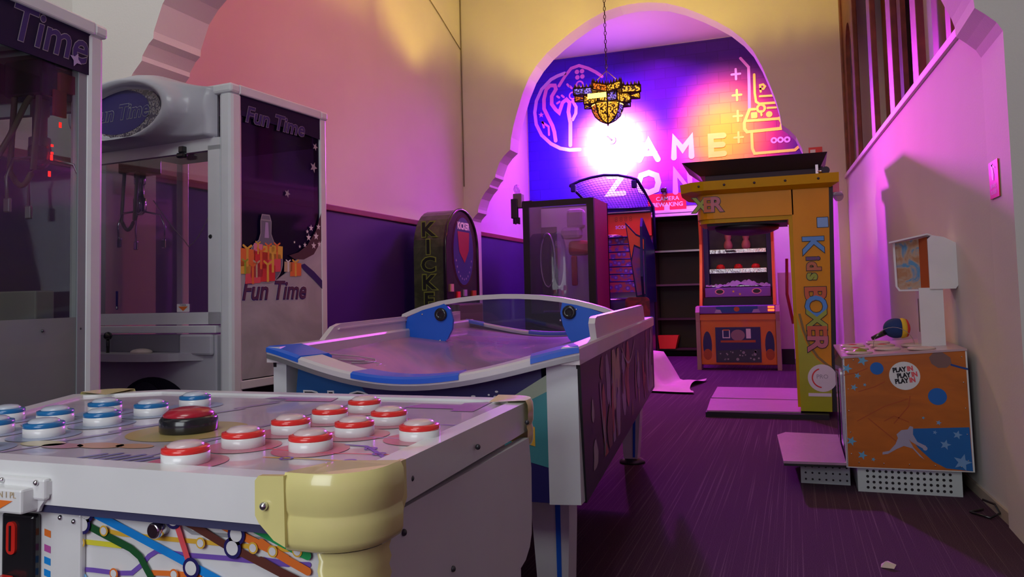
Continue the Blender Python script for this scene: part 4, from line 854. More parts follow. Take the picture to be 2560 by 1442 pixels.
# side rails
for right in (0, 1):
    P_ = [side(t/10, right) for t in range(11)]; sg = -1 if right else 1
    o = [(x, y, .850) for x, y in P_]; i_ = [(x+sg*.055, y, .850) for x, y in P_]
    railmesh(o, i_, 0, .05).build('side_rail', WR, hk)
    # raised guards, one in front of and one behind the screen on each side
    for (t0, t1, zt) in ((.14, .55, .905), (.62, .90, .905)):
        if right and t0 < .5: t0, t1, zt = .145, .84, .918
        elif right: continue
        (x0, y0), (x1, y1) = side(t0, right), side(t1, right); Ln = math.hypot(x1-x0, y1-y0)
        ang = math.atan2(y1-y0, x1-x0)
        mpp = lambda u, v, h=0, x0=x0, y0=y0, ang=ang, sg=sg: K3(x0+u*math.cos(ang)+sg*(.012+h), y0+u*math.sin(ang)+0*h, v)
        if right: pr = [(0.05, .82), (.0, .90), (.02, zt), (.05, zt+.004), (Ln-.16, zt+.012), (Ln-.10, zt+.005), (Ln, .82)]
        else: pr = [(-.12, .825), (0, .845), (.10, zt-.01), (.16, zt), (Ln, zt+.004), (Ln, .82)]
        g = MB().prism(pr, 0, .022, mpp); g.prism([(pr[0][0]+.02, .835), (Ln*.97, .835), (Ln*.97, .845), (pr[0][0]+.05, .845)], .022, .030, mpp) if not right else None
        if not right: g.prism([(.13, zt-.022), (Ln*.97, zt-.018), (Ln*.97, zt-.012), (.14, zt-.016)], .022, .028, mpp)
        g.build('puck_guard', WR, hk)
# arched clear screen across the middle
YS = 3.40-3.4
ARC = [(-1.811, .885), (-1.80, .919), (-1.75, .938), (-1.691, .957), (-1.605, .978), (-1.50, .993), (-1.397, 1.002), (-1.28, 1.005), (-1.198, 1.003), (-1.10, .997), (-1.005, .985), (-.93, .970), (-.857, .952), (-.80, .935), (-.745, .912), (-.735, .89)]
ARC = [(x+1.27, z) for x, z in ARC]
b = MB(); up_ = [(x, z) for x, z in ARC]; lo_ = [(x+(.0 if 0 < i < 15 else 0), z-.022) for i, (x, z) in enumerate(ARC)]
b.prism(up_+list(reversed(lo_)), -.02, .02, XZ(YS)); b.build('screen_arch', WR, hk)
b = MB().prism([(x, z-.018) for x, z in ARC]+[(ARC[-1][0], .80), (.2, .765), (-.2, .765), (ARC[0][0], .80)], -.003, .003, XZ(YS)); b.build('clear_screen', glass('clear_screen_glass', (.80, .82, .92), .05, .05, .03, (.3, .3, .4)), hk)
for pts, kn, nm in (([(-1.768, .905), (-1.69, .937), (-1.60, .958), (-1.574, .966), (-1.545, .94), (-1.530, .89), (-1.535, .845), (-1.56, .80), (-1.588, .772), (-1.652, .783), (-1.80, .822)], (-1.590, .915), 'l'),
                    ([(-.99, .960), (-.925, .948), (-.86, .930), (-.75, .890), (-.75, .84), (-.90, .758), (-.935, .765), (-.965, .80), (-.99, .86), (-1.0, .915)], (-.957, .916), 'r')):
    p = [(x+1.27, z) for x, z in pts]
    br = MB().prism(p, .006, .022, XZ(YS)).build('blue_bracket', BLUEP, hk)
    MB().lathe([(.028, YS-.022), (.032, YS-.028), (.030, YS-.034), (.014, YS-.036), (.012, YS-.030)], (kn[0]+1.27, 0, kn[1]), 24, 'y').build('black_knob', BLACKP, br)
    for (u, v) in ((p[8][0]-.01, p[8][1]+.02), (p[1][0], p[1][1]-.02)): MB().sphere((u, YS-.022, v), .005, 8).build('screw', STEEL, br)
# cabinet
NRp, NLp = (-.66, 2.20), (-1.60, 2.20)
b = MB()
b.use(INK['navy']).prism([K(-1.57, 2.22), K(-.70, 2.22), K(-.86, 4.5), K(-1.9, 4.5)], 0, .28, XY(.41))
ep = [(u/24, on[u]) for u in range(25)]
face = [K(-1.56, 0)[0:1][0]]
pts = [(x+1.27, z-.036) for x, y, z in on if -1.575 < x < -.68]
front = [(K(-1.575, 0)[0], .40), (K(-.68, 0)[0], .40)]+list(reversed(pts))
b.use(INK['navy']).prism(front, 0, -.05, XZ(2.17-3.4))
FY = XZ(2.17-3.4-.0)
b.use(P('hockey_blue', (.01, .10, .32))).flat([(K(-1.575, 0)[0], .43), (K(-1.33, 0)[0], .43), (K(-1.30, 0)[0], .43), (K(-1.275, 0)[0], .70), (K(-1.275, 0)[0], .683)]+[(x, z) for x, z in [(p_[0], p_[1]-.002) for p_ in reversed(pts)] if x < K(-1.275, 0)[0]], FY, .0012)
b.use(INK['white']).flat([(K(-1.285, 0)[0], .43), (K(-.975, 0)[0], .43), (K(-.975, 0)[0], .688), (K(-1.285, 0)[0], .686)], FY, .0016)
for i, ch in enumerate('BIG'):
    u = K(-1.475+.075*i+(.012 if i == 2 else -.005 if i == 1 else 0), 0)[0]
    b.use(INK['white']).text(ch, u, .650, .135, FY, .0020, bold=.006, shear=-.12); b.use(INK['black']).text(ch, u, .650, .135, FY, .0026, bold=.001, shear=-.12)
b.use(P('ice_teal', (.06, .30, .33))).flat([(K(-.905, 0)[0], .55), (K(-.80, 0)[0], .69), (K(-.685, 0)[0], .765), (K(-.685, 0)[0], .50)], FY, .0014)
b.use(P('ice_pale', (.42, .50, .36))).flat([(K(-.85, 0)[0], .66), (K(-.79, 0)[0], .705), (K(-.685, 0)[0], .768), (K(-.685, 0)[0], .72), (K(-.79, 0)[0], .668)], FY, .0018)
b.use(INK['white']).flat([(K(-.775, 0)[0], .675), (K(-.765, 0)[0], .63), (K(-.74, 0)[0], .60), (K(-.785, 0)[0], .56), (K(-.80, 0)[0], .60), (K(-.785, 0)[0], .63)], FY, .0022)
b.use(INK['gold']).flat([(K(-.80, 0)[0], .605), (K(-.775, 0)[0], .60), (K(-.75, 0)[0], .625), (K(-.728, 0)[0], .615), (K(-.728, 0)[0], .56), (K(-.75, 0)[0], .565), (K(-.755, 0)[0], .525), (K(-.80, 0)[0], .525)], FY, .0026)
for k, (u, v) in enumerate(((-.96, .675), (-.935, .69), (-.92, .70), (-.87, .705), (-.85, .70), (-.955, .66), (-.90, .69), (-.845, .715))): b.use(INK['white']).disc(K(u, 0)[0], v, .0035+.002*(k % 3), FY, .0018, 10, ry=.003)
b.build('front_panel', None, hk)
for x0, x1 in ((-1.625, -1.575), (-.685, -.592)):
    zt = .775; MB().prism([(K(x0, 0)[0], .40), (K(x1, 0)[0], .405), (K(x1, 0)[0], zt+.018 if x0 < -1 else .824), (K(x0, 0)[0], zt+.03 if x0 < -1 else .79)], 0, -.09, XZ(2.155-3.4)).build('corner_column', WHITE, hk)
# printed side panels
def sidepanel(right):
    a, c = side(.012, right), side(.985, right); Ln = math.hypot(c[0]-a[0], c[1]-a[1]); ang = math.atan2(c[1]-a[1], c[0]-a[0]); s_ = 1 if right else -1
    mpp = lambda u, v, h=0: K3(a[0]+u*math.cos(ang)-s_*.005+s_*h, a[1]+u*math.sin(ang), v)
    b = MB().use(INK['black']).prism([(.05, .40), (Ln, .44), (Ln, .835), (.0, .825)], 0, -.012, mpp)
    random.seed(11)
    cols = ['brown', 'tan', 'lilac', 'rust', 'grey', 'deep', 'tan', 'brown', 'rust', 'lilac', 'violet', 'grey']
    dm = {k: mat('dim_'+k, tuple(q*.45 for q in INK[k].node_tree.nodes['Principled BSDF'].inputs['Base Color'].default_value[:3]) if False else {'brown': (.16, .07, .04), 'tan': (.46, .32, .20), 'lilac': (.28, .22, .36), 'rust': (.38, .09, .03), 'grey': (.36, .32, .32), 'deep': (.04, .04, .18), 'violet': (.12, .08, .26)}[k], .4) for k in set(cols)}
    for i in range(46):
        u = random.uniform(.12, Ln-.15); v = random.uniform(.46, .76); w = random.uniform(.02, .07); h_ = random.uniform(.03, .13); k = random.choice(cols); r = random.uniform(-.4, .4)
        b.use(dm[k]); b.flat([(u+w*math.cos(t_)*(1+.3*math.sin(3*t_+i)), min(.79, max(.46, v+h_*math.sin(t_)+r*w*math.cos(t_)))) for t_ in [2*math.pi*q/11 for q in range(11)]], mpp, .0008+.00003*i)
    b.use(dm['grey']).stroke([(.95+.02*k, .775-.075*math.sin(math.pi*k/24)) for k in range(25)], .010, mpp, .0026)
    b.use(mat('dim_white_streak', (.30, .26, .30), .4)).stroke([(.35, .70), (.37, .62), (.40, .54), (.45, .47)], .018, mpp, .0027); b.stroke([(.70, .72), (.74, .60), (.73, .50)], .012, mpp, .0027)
    b.use(dm['rust']).flat([(.42, .455), (.50, .455), (.45, .50)], mpp, .0028); b.build('side_panel', None, hk)
sidepanel(1); sidepanel(0)
MB().box(K(-1.88, 0)[0], K(-.88, 0)[0], 4.45-3.4, 4.55-3.4, .44, .70).build('end_panel', INK['navy'], hk)
# legs
for (xt, yt, xb, near) in ((-.725, 2.33, -.72, 1), (-1.55, 2.33, -1.54, 1), (-.935, 4.60, -.945, 0), (-1.80, 4.60, -1.78, 0)):
    b = MB(); h0 = .44; prof = [(0, h0, .062), (.35, h0*.7, .058), (.7, h0*.3, .048), (1, .03, .040)]
    vs = []
    for k, z, w in prof:
        cx = xt+(xb-xt)*k; vs += [K3(cx-w, yt-.05, z), K3(cx+w, yt-.05, z), K3(cx+w*.95, yt+.05, z), K3(cx-w*.95, yt+.05, z)]
    b.add(vs, [(i*4+k, i*4+(k+1) % 4, (i+1)*4+(k+1) % 4, (i+1)*4+k) for i in range(3) for k in range(4)]+[(0, 1, 2, 3), (12, 13, 14, 15)])
    lg = b.build('leg', WHITE, hk)
    MB().lathe([(.075, 0), (.075, .012), (.05, .028), (.02, .034)], K3(xb, yt, 0), 20).build('foot', DARKG, lg)
    s_ = MB().prism([(K(xt, 0)[0]+.018, h0), (K(xt, 0)[0]+.034, h0), (K(xb, 0)[0]+.027, .04), (K(xb, 0)[0]+.014, .04)], 0, .002, XZ(yt-.051-3.4)).build('blue_stripe', BLUEP, lg)

# ================================================================ KICKER MACHINE
kk = thing('kicker_machine', 'dark green round-topped KICKER machine standing in the corner by the left wall', 'arcade machine', (-3.40, 7.36, 0))
Lk, zt = .86, 1.94
prof = [(0, .0), (0, 1.52)]+[(Lk/2-Lk/2*math.cos(math.pi*k/16), 1.52+.42*math.sin(math.pi*k/16)) for k in range(1, 16)]+[(Lk, 1.52), (Lk, .0)]
b = MB().use(mat('kicker_black', (.02, .008, .015), .25, coat=.4)).prism(prof, 0, -.03, YZ(.0)); b.build('front_board', None, kk)
green = ramp_mat('kicker_green_print', 'noise', [(.3, (.02, .03, .012)), (.55, (.05, .075, .03)), (.8, (.09, .10, .05))], 5, .3, coat=.4)
n = len(prof); b = MB().use(green); vs = []
for y, z in prof: vs += [(-.03, y+(.0), z), (-.37, y, z)]
b.add(vs, [(2*i, 2*i+1, 2*i+3, 2*i+2) for i in range(n-1)], False)
for i, ch in enumerate('KICKER'):
    z = 1.70-.185*i; b.use(mat('kicker_yellow_green', (.20, .30, .04), .4)).text(ch, -.20, z, .215, XZ(-.001), .0, bold=.014, sx=1.15); b.use(mat('kicker_dark_letter', (.008, .016, .008), .4)).text(ch, -.20, z, .205, XZ(-.004), .0, bold=.006, sx=1.15)
b.build('side_wrap', None, kk)
MB().tube([(.0, y, z) for y, z in prof], .018, 8).build('edge_trim', BLACKP, kk)
b = MB().use(mat('kicker_red_black', (.05, .01, .015), .2, coat=.5)).disc(.46, 1.49, .30, YZ(.002), 0, 36, ry=.40)
b.use(mat('kicker_dial_blue', (.03, .03, .16), .3)).disc(.46, 1.49, .27, YZ(.004), 0, 36, ry=.37); b.use(P('kicker_dial_red', (.30, .02, .02))).flat([(.30, 1.70), (.62, 1.70), (.60, 1.50), (.48, 1.36), (.34, 1.48)], YZ(.006))
b.use(INK['white']).text('KICKER', .46, 1.76, .105, YZ(.007), 0, bold=.004, sx=.9)
for k in range(11): a = math.radians(200+14*k); b.use(INK['grey']).disc(.46+.22*math.cos(a), 1.49+.31*math.sin(a), .013, YZ(.006), 0, 8)
b.build('score_dial', None, kk)
MB().box(.0, .10, .10, .76, .30, .92, .02).build('kick_pad_housing', mat('kicker_red_pad', (.10, .012, .015), .4), kk)
for m_, y0, y1, z0, z1 in (('red', .25, .32, .98, 1.05), ('tan', .08, .15, 1.05, 1.13), ('grey', .42, .50, 1.0, 1.07), ('rust', .66, .76, 1.0, 1.06)): MB().use(INK[m_]).box(.002, .02, y0, y1, z0, z1).build('coin_unit', None, kk)

# ================================================================ GLASS PRIZE CABINET in the game zone
gc = thing('glass_prize_cabinet', 'black framed glass prize cabinet with dark red side behind the hockey table', 'prize cabinet', (-2.37, 9.62, 0))
FX0, FX1, ZT = -.955, 0, 2.215
b = MB().box(FX0, FX0+.085, 0, .07, .05, ZT).box(FX1-.09, FX1, 0, .07, .05, ZT).box(FX0+.085, FX1-.09, 0, .07, ZT-.075, ZT).box(FX0+.085, FX1-.09, 0, .07, .05, .75)
b.box(FX0, FX0+.03, .07, .80, 0, ZT).box(FX0, FX1, .76, .80, 0, ZT).build('black_frame', BLACK, gc)
MB().box(-.016, .0, .07, .80, .05, ZT).build('red_side', mat('dark_red_side', (.16, .012, .03), .5), gc)
MB().box(FX0+.085, FX1-.09, .015, .020, .75, ZT-.075).build('front_glass', glass('cabinet_front_glass', (.88, .86, .93), .10, .10, .02, (.30, .26, .50)), gc)
b = MB().use(mat('grey_interior', (.80, .76, .84), .6)).box(FX0+.03, FX1-.02, .70, .76, .75, ZT-.03); b.build('interior_back', None, gc)
MB().lathe([(.16, 0), (.17, .02), (.12, .05), (.01, .06)], (FX0+.24, .52, 1.55), 28, 'y')
rg = MB().use(mat('silver_ring', (.5, .5, .55), .3, metal=.8)); rg.tube([(FX0+.22+.10*math.cos(a), .35, 1.45+.36*math.sin(a)) for a in [2*math.pi*k/28 for k in range(28)]], .014, 6, True)
rg.use(mat('pale_poster', (.10, .10, .10), .5)).box(FX0+.12, FX0+.34, .40, .42, .78, 1.9); rg.build('ring_target', None, gc)
b = MB().use(mat('pale_reflection', (.50, .52, .50), .8)).box(FX0+.50, FX0+.74, .30, .45, 1.85, 2.12, .05).box(FX0+.42, FX0+.70, .28, .45, 1.72, 1.88, .05)  # solid shapes added in place of room reflections in the glass
b.use(mat('red_reflection', (.50, .05, .03), .5)).box(FX0+.50, FX0+.78, .35, .50, 1.50, 1.70, .05).box(FX0+.54, FX0+.62, .35, .40, 1.1, 1.5, .02); b.build('reflection_shapes', None, gc)
bc = thing('beacon_lamp', 'grey signal unit with clear dome strapped on the corner of the glass cabinet', 'beacon lamp', (-3.42, 9.62, 0))
MB().box(-.03, .09, -.02, .10, 2.14, 2.33, .01).build('housing', mat('taupe_plastic', (.18, .15, .14), .5), bc); MB().box(-.055, .035, -.04, .02, 2.0, 2.26, .01).box(.03, .22, .02, .10, 2.216, 2.226).build('bracket', BLACK, bc)
for k in range(4): MB().box(-.03+.025*k, -.015+.025*k, -.03, .0, 1.93-.008*(k % 2), 2.01).build('connector_tooth', BLACK, bc)
MB().lathe([(.045, 2.33), (.045, 2.39), (.03, 2.44), (.004, 2.455)], (.01, .03, 0), 16).build('clear_dome', glass('clear_dome_glass', (.9, .8, .9), .12, .1), bc)

# ================================================================ BASKETBALL HOOP MACHINE
hm = HM = thing('basketball_machine', 'basketball arcade machine with blue net hood and red SCORE board behind the glass cabinet', 'arcade machine', (-2.40, 10.55, 0))
def Hx(x): return x+2.40
PN = mat('navy_steel_tube', (.012, .012, .09), .35, metal=.4)
top = [(Hx(-2.93), 2.52), (Hx(-2.78), 2.575), (Hx(-2.62), 2.61), (Hx(-2.44), 2.63), (Hx(-2.24), 2.615), (Hx(-2.05), 2.565), (Hx(-1.975), 2.53)]
b = MB().tube([(u, 0, v) for u, v in top], .020, 8); b.tube([(Hx(-1.975), 0, 2.53), (Hx(-1.93), .25, 2.40), (Hx(-1.86), .55, 2.20), (Hx(-1.86), .60, 1.6)], .022, 8); b.tube([(Hx(-2.93), 0, 2.52), (Hx(-2.80), .25, 2.34), (Hx(-2.74), .40, 2.22)], .02, 8)
b.tube([(Hx(-2.74), .42, 2.2), (Hx(-1.86), .55, 2.2)], .018, 8).build('hood_frame', PN, hm)
for x in (-2.88, -2.02): MB().box(Hx(x)-.035, Hx(x)+.035, -.03, .05, 2.42, 2.53, .015).build('lamp_block', PN, hm)
nt_ = MB(); n = 22
for i in range(n+1):
    t = i/n; k = t*(len(top)-1); a = int(min(k, len(top)-2)); f_ = k-a; u = top[a][0]+(top[a+1][0]-top[a][0])*f_; v = top[a][1]+(top[a+1][1]-top[a][1])*f_
    u2 = Hx(-2.74)+(.88)*t; nt_.tube([(u, 0, v), (u2, .5, 2.2)], .0028, 4)
for j in range(1, 15):
    s_ = j/15; pts = []
    for i in range(13):
        t = i/12; k = t*(len(top)-1); a = int(min(k, len(top)-2)); f_ = k-a; u = top[a][0]+(top[a+1][0]-top[a][0])*f_; v = top[a][1]+(top[a+1][1]-top[a][1])*f_
        u2 = Hx(-2.74)+.88*t; pts.append((u+(u2-u)*s_, .5*s_, v+(2.2-v)*s_))
    nt_.tube(pts, .0028, 4)
nt_.build('hood_net', PN, hm)
b = MB().use(INK['red']).box(Hx(-2.74), Hx(-1.90), .55, .62, 1.80, 2.13); b.use(PN).box(Hx(-2.74), Hx(-1.88), .52, .63, 2.13, 2.20); b.use(ALU).box(Hx(-2.7), Hx(-1.9), .50, .52, 2.145, 2.155)
b.use(P('scoreboard_orange', (.75, .12, .02))).flat([(Hx(-2.5), 1.80), (Hx(-1.9), 1.80), (Hx(-1.9), 2.12), (Hx(-2.5), 2.10)], XZ(.548)); b.use(INK['rust'])
for k in range(4): b.text('8', Hx(-2.40)+.07*k, 2.05, .10, XZ(.545), 0)
b.use(INK['white']).text('SCORE', Hx(-2.315), 1.935, .065, XZ(.545), 0, bold=.002); b.build('score_board', None, hm)
b = MB().use(ramp_mat('crowd_print', 'voronoi', [(.1, (.45, .35, .60)), (.35, (.10, .08, .30)), (.6, (.45, .10, .06))], 14, .5)).box(Hx(-2.74), Hx(-1.90), .60, .66, 1.0, 1.80); b.build('back_print', None, hm)
b = MB()
for k in range(7): b.tube([(Hx(-2.70), .42-.03*k, 1.78-.105*k), (Hx(-1.93), .42-.03*k, 1.79-.107*k)], .011, 6)
b.build('cage_bars', PN, hm)
b = MB().tube([(Hx(-2.42)+.13*math.cos(a), .38+.13*math.sin(a), 1.80) for a in [2*math.pi*k/20 for k in range(20)]], .012, 6, True); b.build('hoop_ring', CHROME, hm)
sp = MB().use(PN).prism([(-.30, .85), (-.38, 1.20), (-.32, 1.86), (-.25, 1.98), (.60, 1.62), (.62, .85)], 0, .03, YZ(Hx(-1.90))); sp.use(P('side_orange', (.75, .14, .03))).flat([(-.30, 1.25), (-.28, 1.84), (-.22, 1.90), (.45, 1.62), (.45, 1.50), (-.05, 1.62), (-.20, 1.2)], YZ(Hx(-1.90)-.003))
sp.use(ramp_mat('side_purple_print', 'noise', [(.35, (.10, .04, .35)), (.65, (.30, .05, .12))], 4, .3)).flat([(-.20, .95), (-.18, 1.35), (-.05, 1.58), (.50, 1.42), (.50, .95)], YZ(Hx(-1.90)-.004))
# front-facing leaf of the side wing
sp.use(PN).prism([(Hx(-2.10), 1.93), (Hx(-1.96), 1.77), (Hx(-1.835), 1.71), (Hx(-1.84), .92), (Hx(-1.98), .90)], 0, -.03, XZ(-.30)); sp.use(P('side_orange', (.75, .14, .03))).flat([(Hx(-2.085), 1.89), (Hx(-1.96), 1.745), (Hx(-1.855), 1.69), (Hx(-1.86), 1.56), (Hx(-1.99), 1.63), (Hx(-2.03), 1.45)], XZ(-.302))
sp.use(MATS['side_purple_print']).flat([(Hx(-2.025), 1.40), (Hx(-1.985), 1.60), (Hx(-1.86), 1.54), (Hx(-1.86), .97), (Hx(-1.965), .95)], XZ(-.303)); sp.build('side_wing', None, hm)
MB().box(Hx(-2.74), Hx(-1.90), -.10, .60, .034, .92).build('ball_return', mat('deep_violet_panel', (.10, .04, .22), .35, coat=.4), hm)
MB().prism(rrect(Hx(-2.12), Hx(-1.80), .40, .93, .06), 0, .04, XZ(-.32)).build('player_panel', ramp_mat('dark_red_circle_print', 'noise', [(.4, (.10, .01, .02)), (.7, (.30, .02, .03))], 5, .4), hm)
HM.location = (-2.40*1.035, 10.55*1.035, -.035); HM.scale = (1.035, 1.035, 1.035)
MB().tube([(Hx(-2.7), -.12, .90), (Hx(-2.15), -.12, .90)], .012, 8).build('chrome_rail', CHROME, hm)

# ================================================================ opening with shelves
shf = thing('dark_shelf_unit', 'dark shelving with steel edged shelves inside the low opening under the red camera sign', 'shelves', (-1.56, 12.1, 0))
DB = mat('near_black_shelf', (.045, .022, .015), .5)
MB().box(-.49, -.46, 0, .36, 0, 2.1).build('side_panel', DB, shf); MB().box(.47, .50, 0, .36, 0, 2.1).build('side_panel', DB, shf)
for i, z in enumerate((1.62, 1.10, .58, .12)):
    s_ = MB().box(-.46, .47, 0, .35, z-.025, z).build('shelf', DB, shf)
    if i < 2: MB().box(-.46, .47, -.012, 0, z-.022, z+.006).build('edge_strip', ALU if i == 0 else mat('dim_edge', (.12, .09, .06), .5), s_)
MB().box(-.46, .47, .33, .35, 0, 2.1).build('back_board', DB, shf)
o = MB().prism([(-.14, 0), (.10, 0), (.15, .20), (-.16, .20)], 0, -.22, XZ(-.1)).build('toy_crate', mat('bright_red_plastic', (.85, .06, .02), .4)); o.location = (-1.86, 12.17, .12)
tag(o, 'bright red crate on the lowest dark shelf beside the hockey table corner', 'crate')

# ================================================================ ORANGE SHOOTING GALLERY MACHINE
om = thing('shooting_game', 'orange and purple target shooting game with foil shelves and open cabinet at the back', 'arcade machine', (-.70, 10.10, 0))
FPX = mat('dull_rose_arm', (.42, .25, .22), .45)
AP = [(0, .0), (0, .60), (-.02, .72), (.03, .79), (.20, .80), (.24, .74), (.24, .0)]
for x in (-.505, .455): MB().prism(AP, 0, .05, YZ(x)).build('side_arm', FPX, om)
b = MB().use(ORANGE).box(-.455, .455, .04, .24, .06, .70, .01)
b.prism([(-.455, .62), (.455, .62), (.455, .69), (-.455, .69)], 0, .02, XZ(.04))
b.use(INK['navy']).box(-.272, .27, .022, .045, .095, .53); FZo = XZ(.021)
b.use(mat('teal_dark_print', (.04, .05, .07), .4)).flat([(-.26, .10), (.26, .10), (.26, .26), (-.26, .24)], FZo, .0005)
for (u, w) in ((-.375, 1), (.375, 1)): b.use(INK['navy']).disc(u, .31, .055, XZ(.039), .0005, 20, ry=.17); b.use(INK['rust']).disc(u, .19, .052, XZ(.039), .001, 18, ry=.07)
random.seed(4)
for k in range(22): b.use(INK['grey']).disc(random.uniform(-.24, .24), random.uniform(.12, .25), random.uniform(.006, .02), FZo, .001, 8)
b.use(mat('dusty_mauve_print', (.32, .18, .24), .4)).disc(.0, .43, .085, FZo, .001, 22, ry=.07); b.use(INK['rust']).flat([(-.21, .34), (.21, .34), (.21, .37), (-.21, .365)], FZo, .0012)
b.use(INK['white']).stroke([(-.18, .49), (-.18, .40), (-.10, .40), (-.10, .49)], .012, FZo, .0015); b.use(INK['orange']).stroke([(-.175, .495), (-.105, .495)], .012, FZo, .0016)
b.use(INK['white']).box(.10, .155, .015, .022, .39, .51); b.build('cabinet_front', None, om)
b = MB().use(mat('violet_control_panel', (.20, .05, .45), .3, coat=.4)).box(-.455, .455, .0, .20, .70, .80, .012); b.use(INK['deep']).flat([(-.25, .71), (.25, .71), (.25, .79), (-.25, .79)], XZ(-.001)); b.use(INK['rust']).disc(0, .755, .035, XZ(-.002), 0, 16, ry=.03)
b.use(INK['lilac']).flat([(-.27, .71), (-.18, .71), (-.20, .75), (-.25, .755)], XZ(-.0015)); b.flat([(.18, .71), (.28, .71), (.26, .755), (.20, .75)], XZ(-.0015)); b.build('control_panel', None, om)
for z in (.738, .775): MB().box(.37, .445, -.006, 0, z-.012, z+.012).build('red_display', mat('orange_red_led', (.8, .1, .02), .4, emis=(1, .06, .01), es=5), om)
MB().prism([(-.44, .80), (.44, .80), (.41, .90), (-.41, .90)], 0, -.1, XZ(.22)).build('ball_trough', BLACK, om)
for s_ in (-1, 1):
    MB().prism([(.22, .78), (.12, .80), (.30, 1.35), (.35, 1.60), (.28, 2.12), (.36, 2.12), (.75, 2.12), (.75, .78)], 0, .035*s_, YZ(.43*s_)).build('side_wall', mat('orange_red_wall', (.80, .13, .02), .35, coat=.3), om)
    MB().box(.40*s_-.03, .40*s_+.03, .50, .74, 1.0, 2.1).build('inner_side', mat('deep_indigo_inner', (.03, .015, .16), .5), om)
MB().box(-.44, .44, .72, .75, .85, 2.12).build('back_board', mat('dark_grey_board', (.09, .085, .10), .7, noise=(6, .4)), om)
MB().box(-.46, .46, .28, .75, 2.10, 2.25, .01).build('top_box', mat('orange_red_wall'), om)
b = MB().use(mat('purple_deck', (.22, .04, .42), .35)).box(-.405, .405, .26, .34, .905, 1.025, .006)
for u in (-.22, .235): b.use(INK['pink']).disc(u, .975, .06, XZ(.258), 0, 22, ry=.036); b.use(INK['black']).disc(u, .975, .045, XZ(.257), 0, 20, ry=.026)
for u, v in ((-.05, .975), (.03, .94)): b.use(INK['gold']).star(u, v, .02, XZ(.258))
b.build('target_deck', None, om)
FOIL = mat('crumpled_foil', (.60, .60, .64), .22, metal=.9, bump=1.0, bscale=26)
for z, y, w, d_ in ((1.53, .60, .36, .05), (1.27, .50, .36, .055), (1.05, .40, .33, .012)): MB().box(-w, w, y-.02, y+.10, z-d_, z+.004, .003).build('foil_shelf', FOIL, om)
b = MB(); vs = []
for j in range(9):
    for i in range(41):
        u = -.40+.80*i/40; vs.append((u, .34+.02*j, 1.03+(.045+.03*math.sin(u*9+1)+.022*math.sin(u*31+j)+.015*math.sin(u*57-j*2))*math.sin(math.pi*min(1, (j+1)/9))))
b.add(vs, [(j*41+i, j*41+i+1, (j+1)*41+i+1, (j+1)*41+i) for j in range(8) for i in range(40)], True)
b.build('cloth_wadding', mat('lilac_wadding', (.40, .34, .48), .9), om)
tg = MB().use(mat('target_red', (.80, .03, .02), .4))
for u in (-.22, .005, .225): tg.lathe([(.055, 0), (.055, .03), (.035, .055), (.002, .062)], (u, .54, 1.275), 18)
tg.build('red_target', None, om) if False else None
def red_t(u):
    MB().lathe([(.055, 0), (.055, .03), (.035, .055), (.002, .062)], (u, .54, 1.275), 18).build('red_target', mat('target_red'), om)
for u in (-.22, .005, .225): red_t(u)
for u in (-.12, .11):
    o_ = MB().use(mat('plaster_figure', (.62, .22, .22), .5)).lathe([(.035, 0), (.056, .02), (.058, .06), (.045, .10), (.032, .12), (.044, .15), (.042, .19), (.022, .225), (.003, .235)], (u, .62, 1.535), 20)
    o_.build('bottle_target', None, om)
MB().box(-.14, -.02, .35, .50, 1.495, 1.51, .004).build('dark_stick', BLACK, om)
MB().box(-.10, .04, .40, .70, 2.085, 2.10).build('light_tube', mat('pink_tube', (.9, .5, .8), .4, emis=(1, .25, .7), es=1.0), om)

pn = thing('display_panel', 'narrow pale panel standing in the gap right of the orange shooting game', 'panel', (-.135, 10.95, 0))
MB().box(-.085, .085, 0, .02, .2, 1.21, .003).build('board', mat('pale_panel', (.72, .55, .62), .6), pn); MB().box(-.09, .09, -.03, .06, 0, .2, .004).build('stand', BLACK, pn)
# ================================================================ CHILDREN'S BOXING MACHINE
bx_ = thing('boxing_machine', "tall yellow Kids BOXER punching machine with overhanging canopy and floor plate", 'arcade machine', (0, 6.47, 0))
X1 = .275
MAINY = YEL
b = MB().use(YEL).prism([(0, .05), (.225, .05), (X1, 1.78), (.0, 1.78)], 0, -.62, XZ(0))
# lime foot with curved edge
b.use(LIME).flat([(0, .05), (.224, .05), (.236, .42)]+[(.236-.236*(1-math.cos(math.radians(a))), .42+.30*math.sin(math.radians(a))) for a in range(0, 91, 9)], XZ(-.0012)) if False else None
lime = [(.0, .05), (.224, .05), (.234, .36), (.20, .39), (.13, .45), (.07, .54), (.03, .66), (.0, .78)]
b.use(LIME).flat(lime, XZ(-.0012)); b.use(mat('olive_shadow_print', (.25, .17, .02), .4)).stroke([(.236, .385), (.205, .405), (.14, .465), (.085, .555), (.045, .67), (.02, .80)], .018, XZ(-.0016), caps=False)
b.use(INK['white']).disc(.165, .305, .105, XZ(-.0025), 0, 32); b.use(INK['red']).stroke(arc(.165, .305, .072, 110, 260, 14), .010, XZ(-.0030)); b.use(INK['grey']).text('PRO', .165, .315, .045, XZ(-.0030), 0); b.use(INK['white']).box(.06, .224, -.004, -.002, .165, .19)
COLS = ['sky', 'violet', 'rust', 'lime', None, 'orange', 'blue', 'lime', 'orange', 'pink']
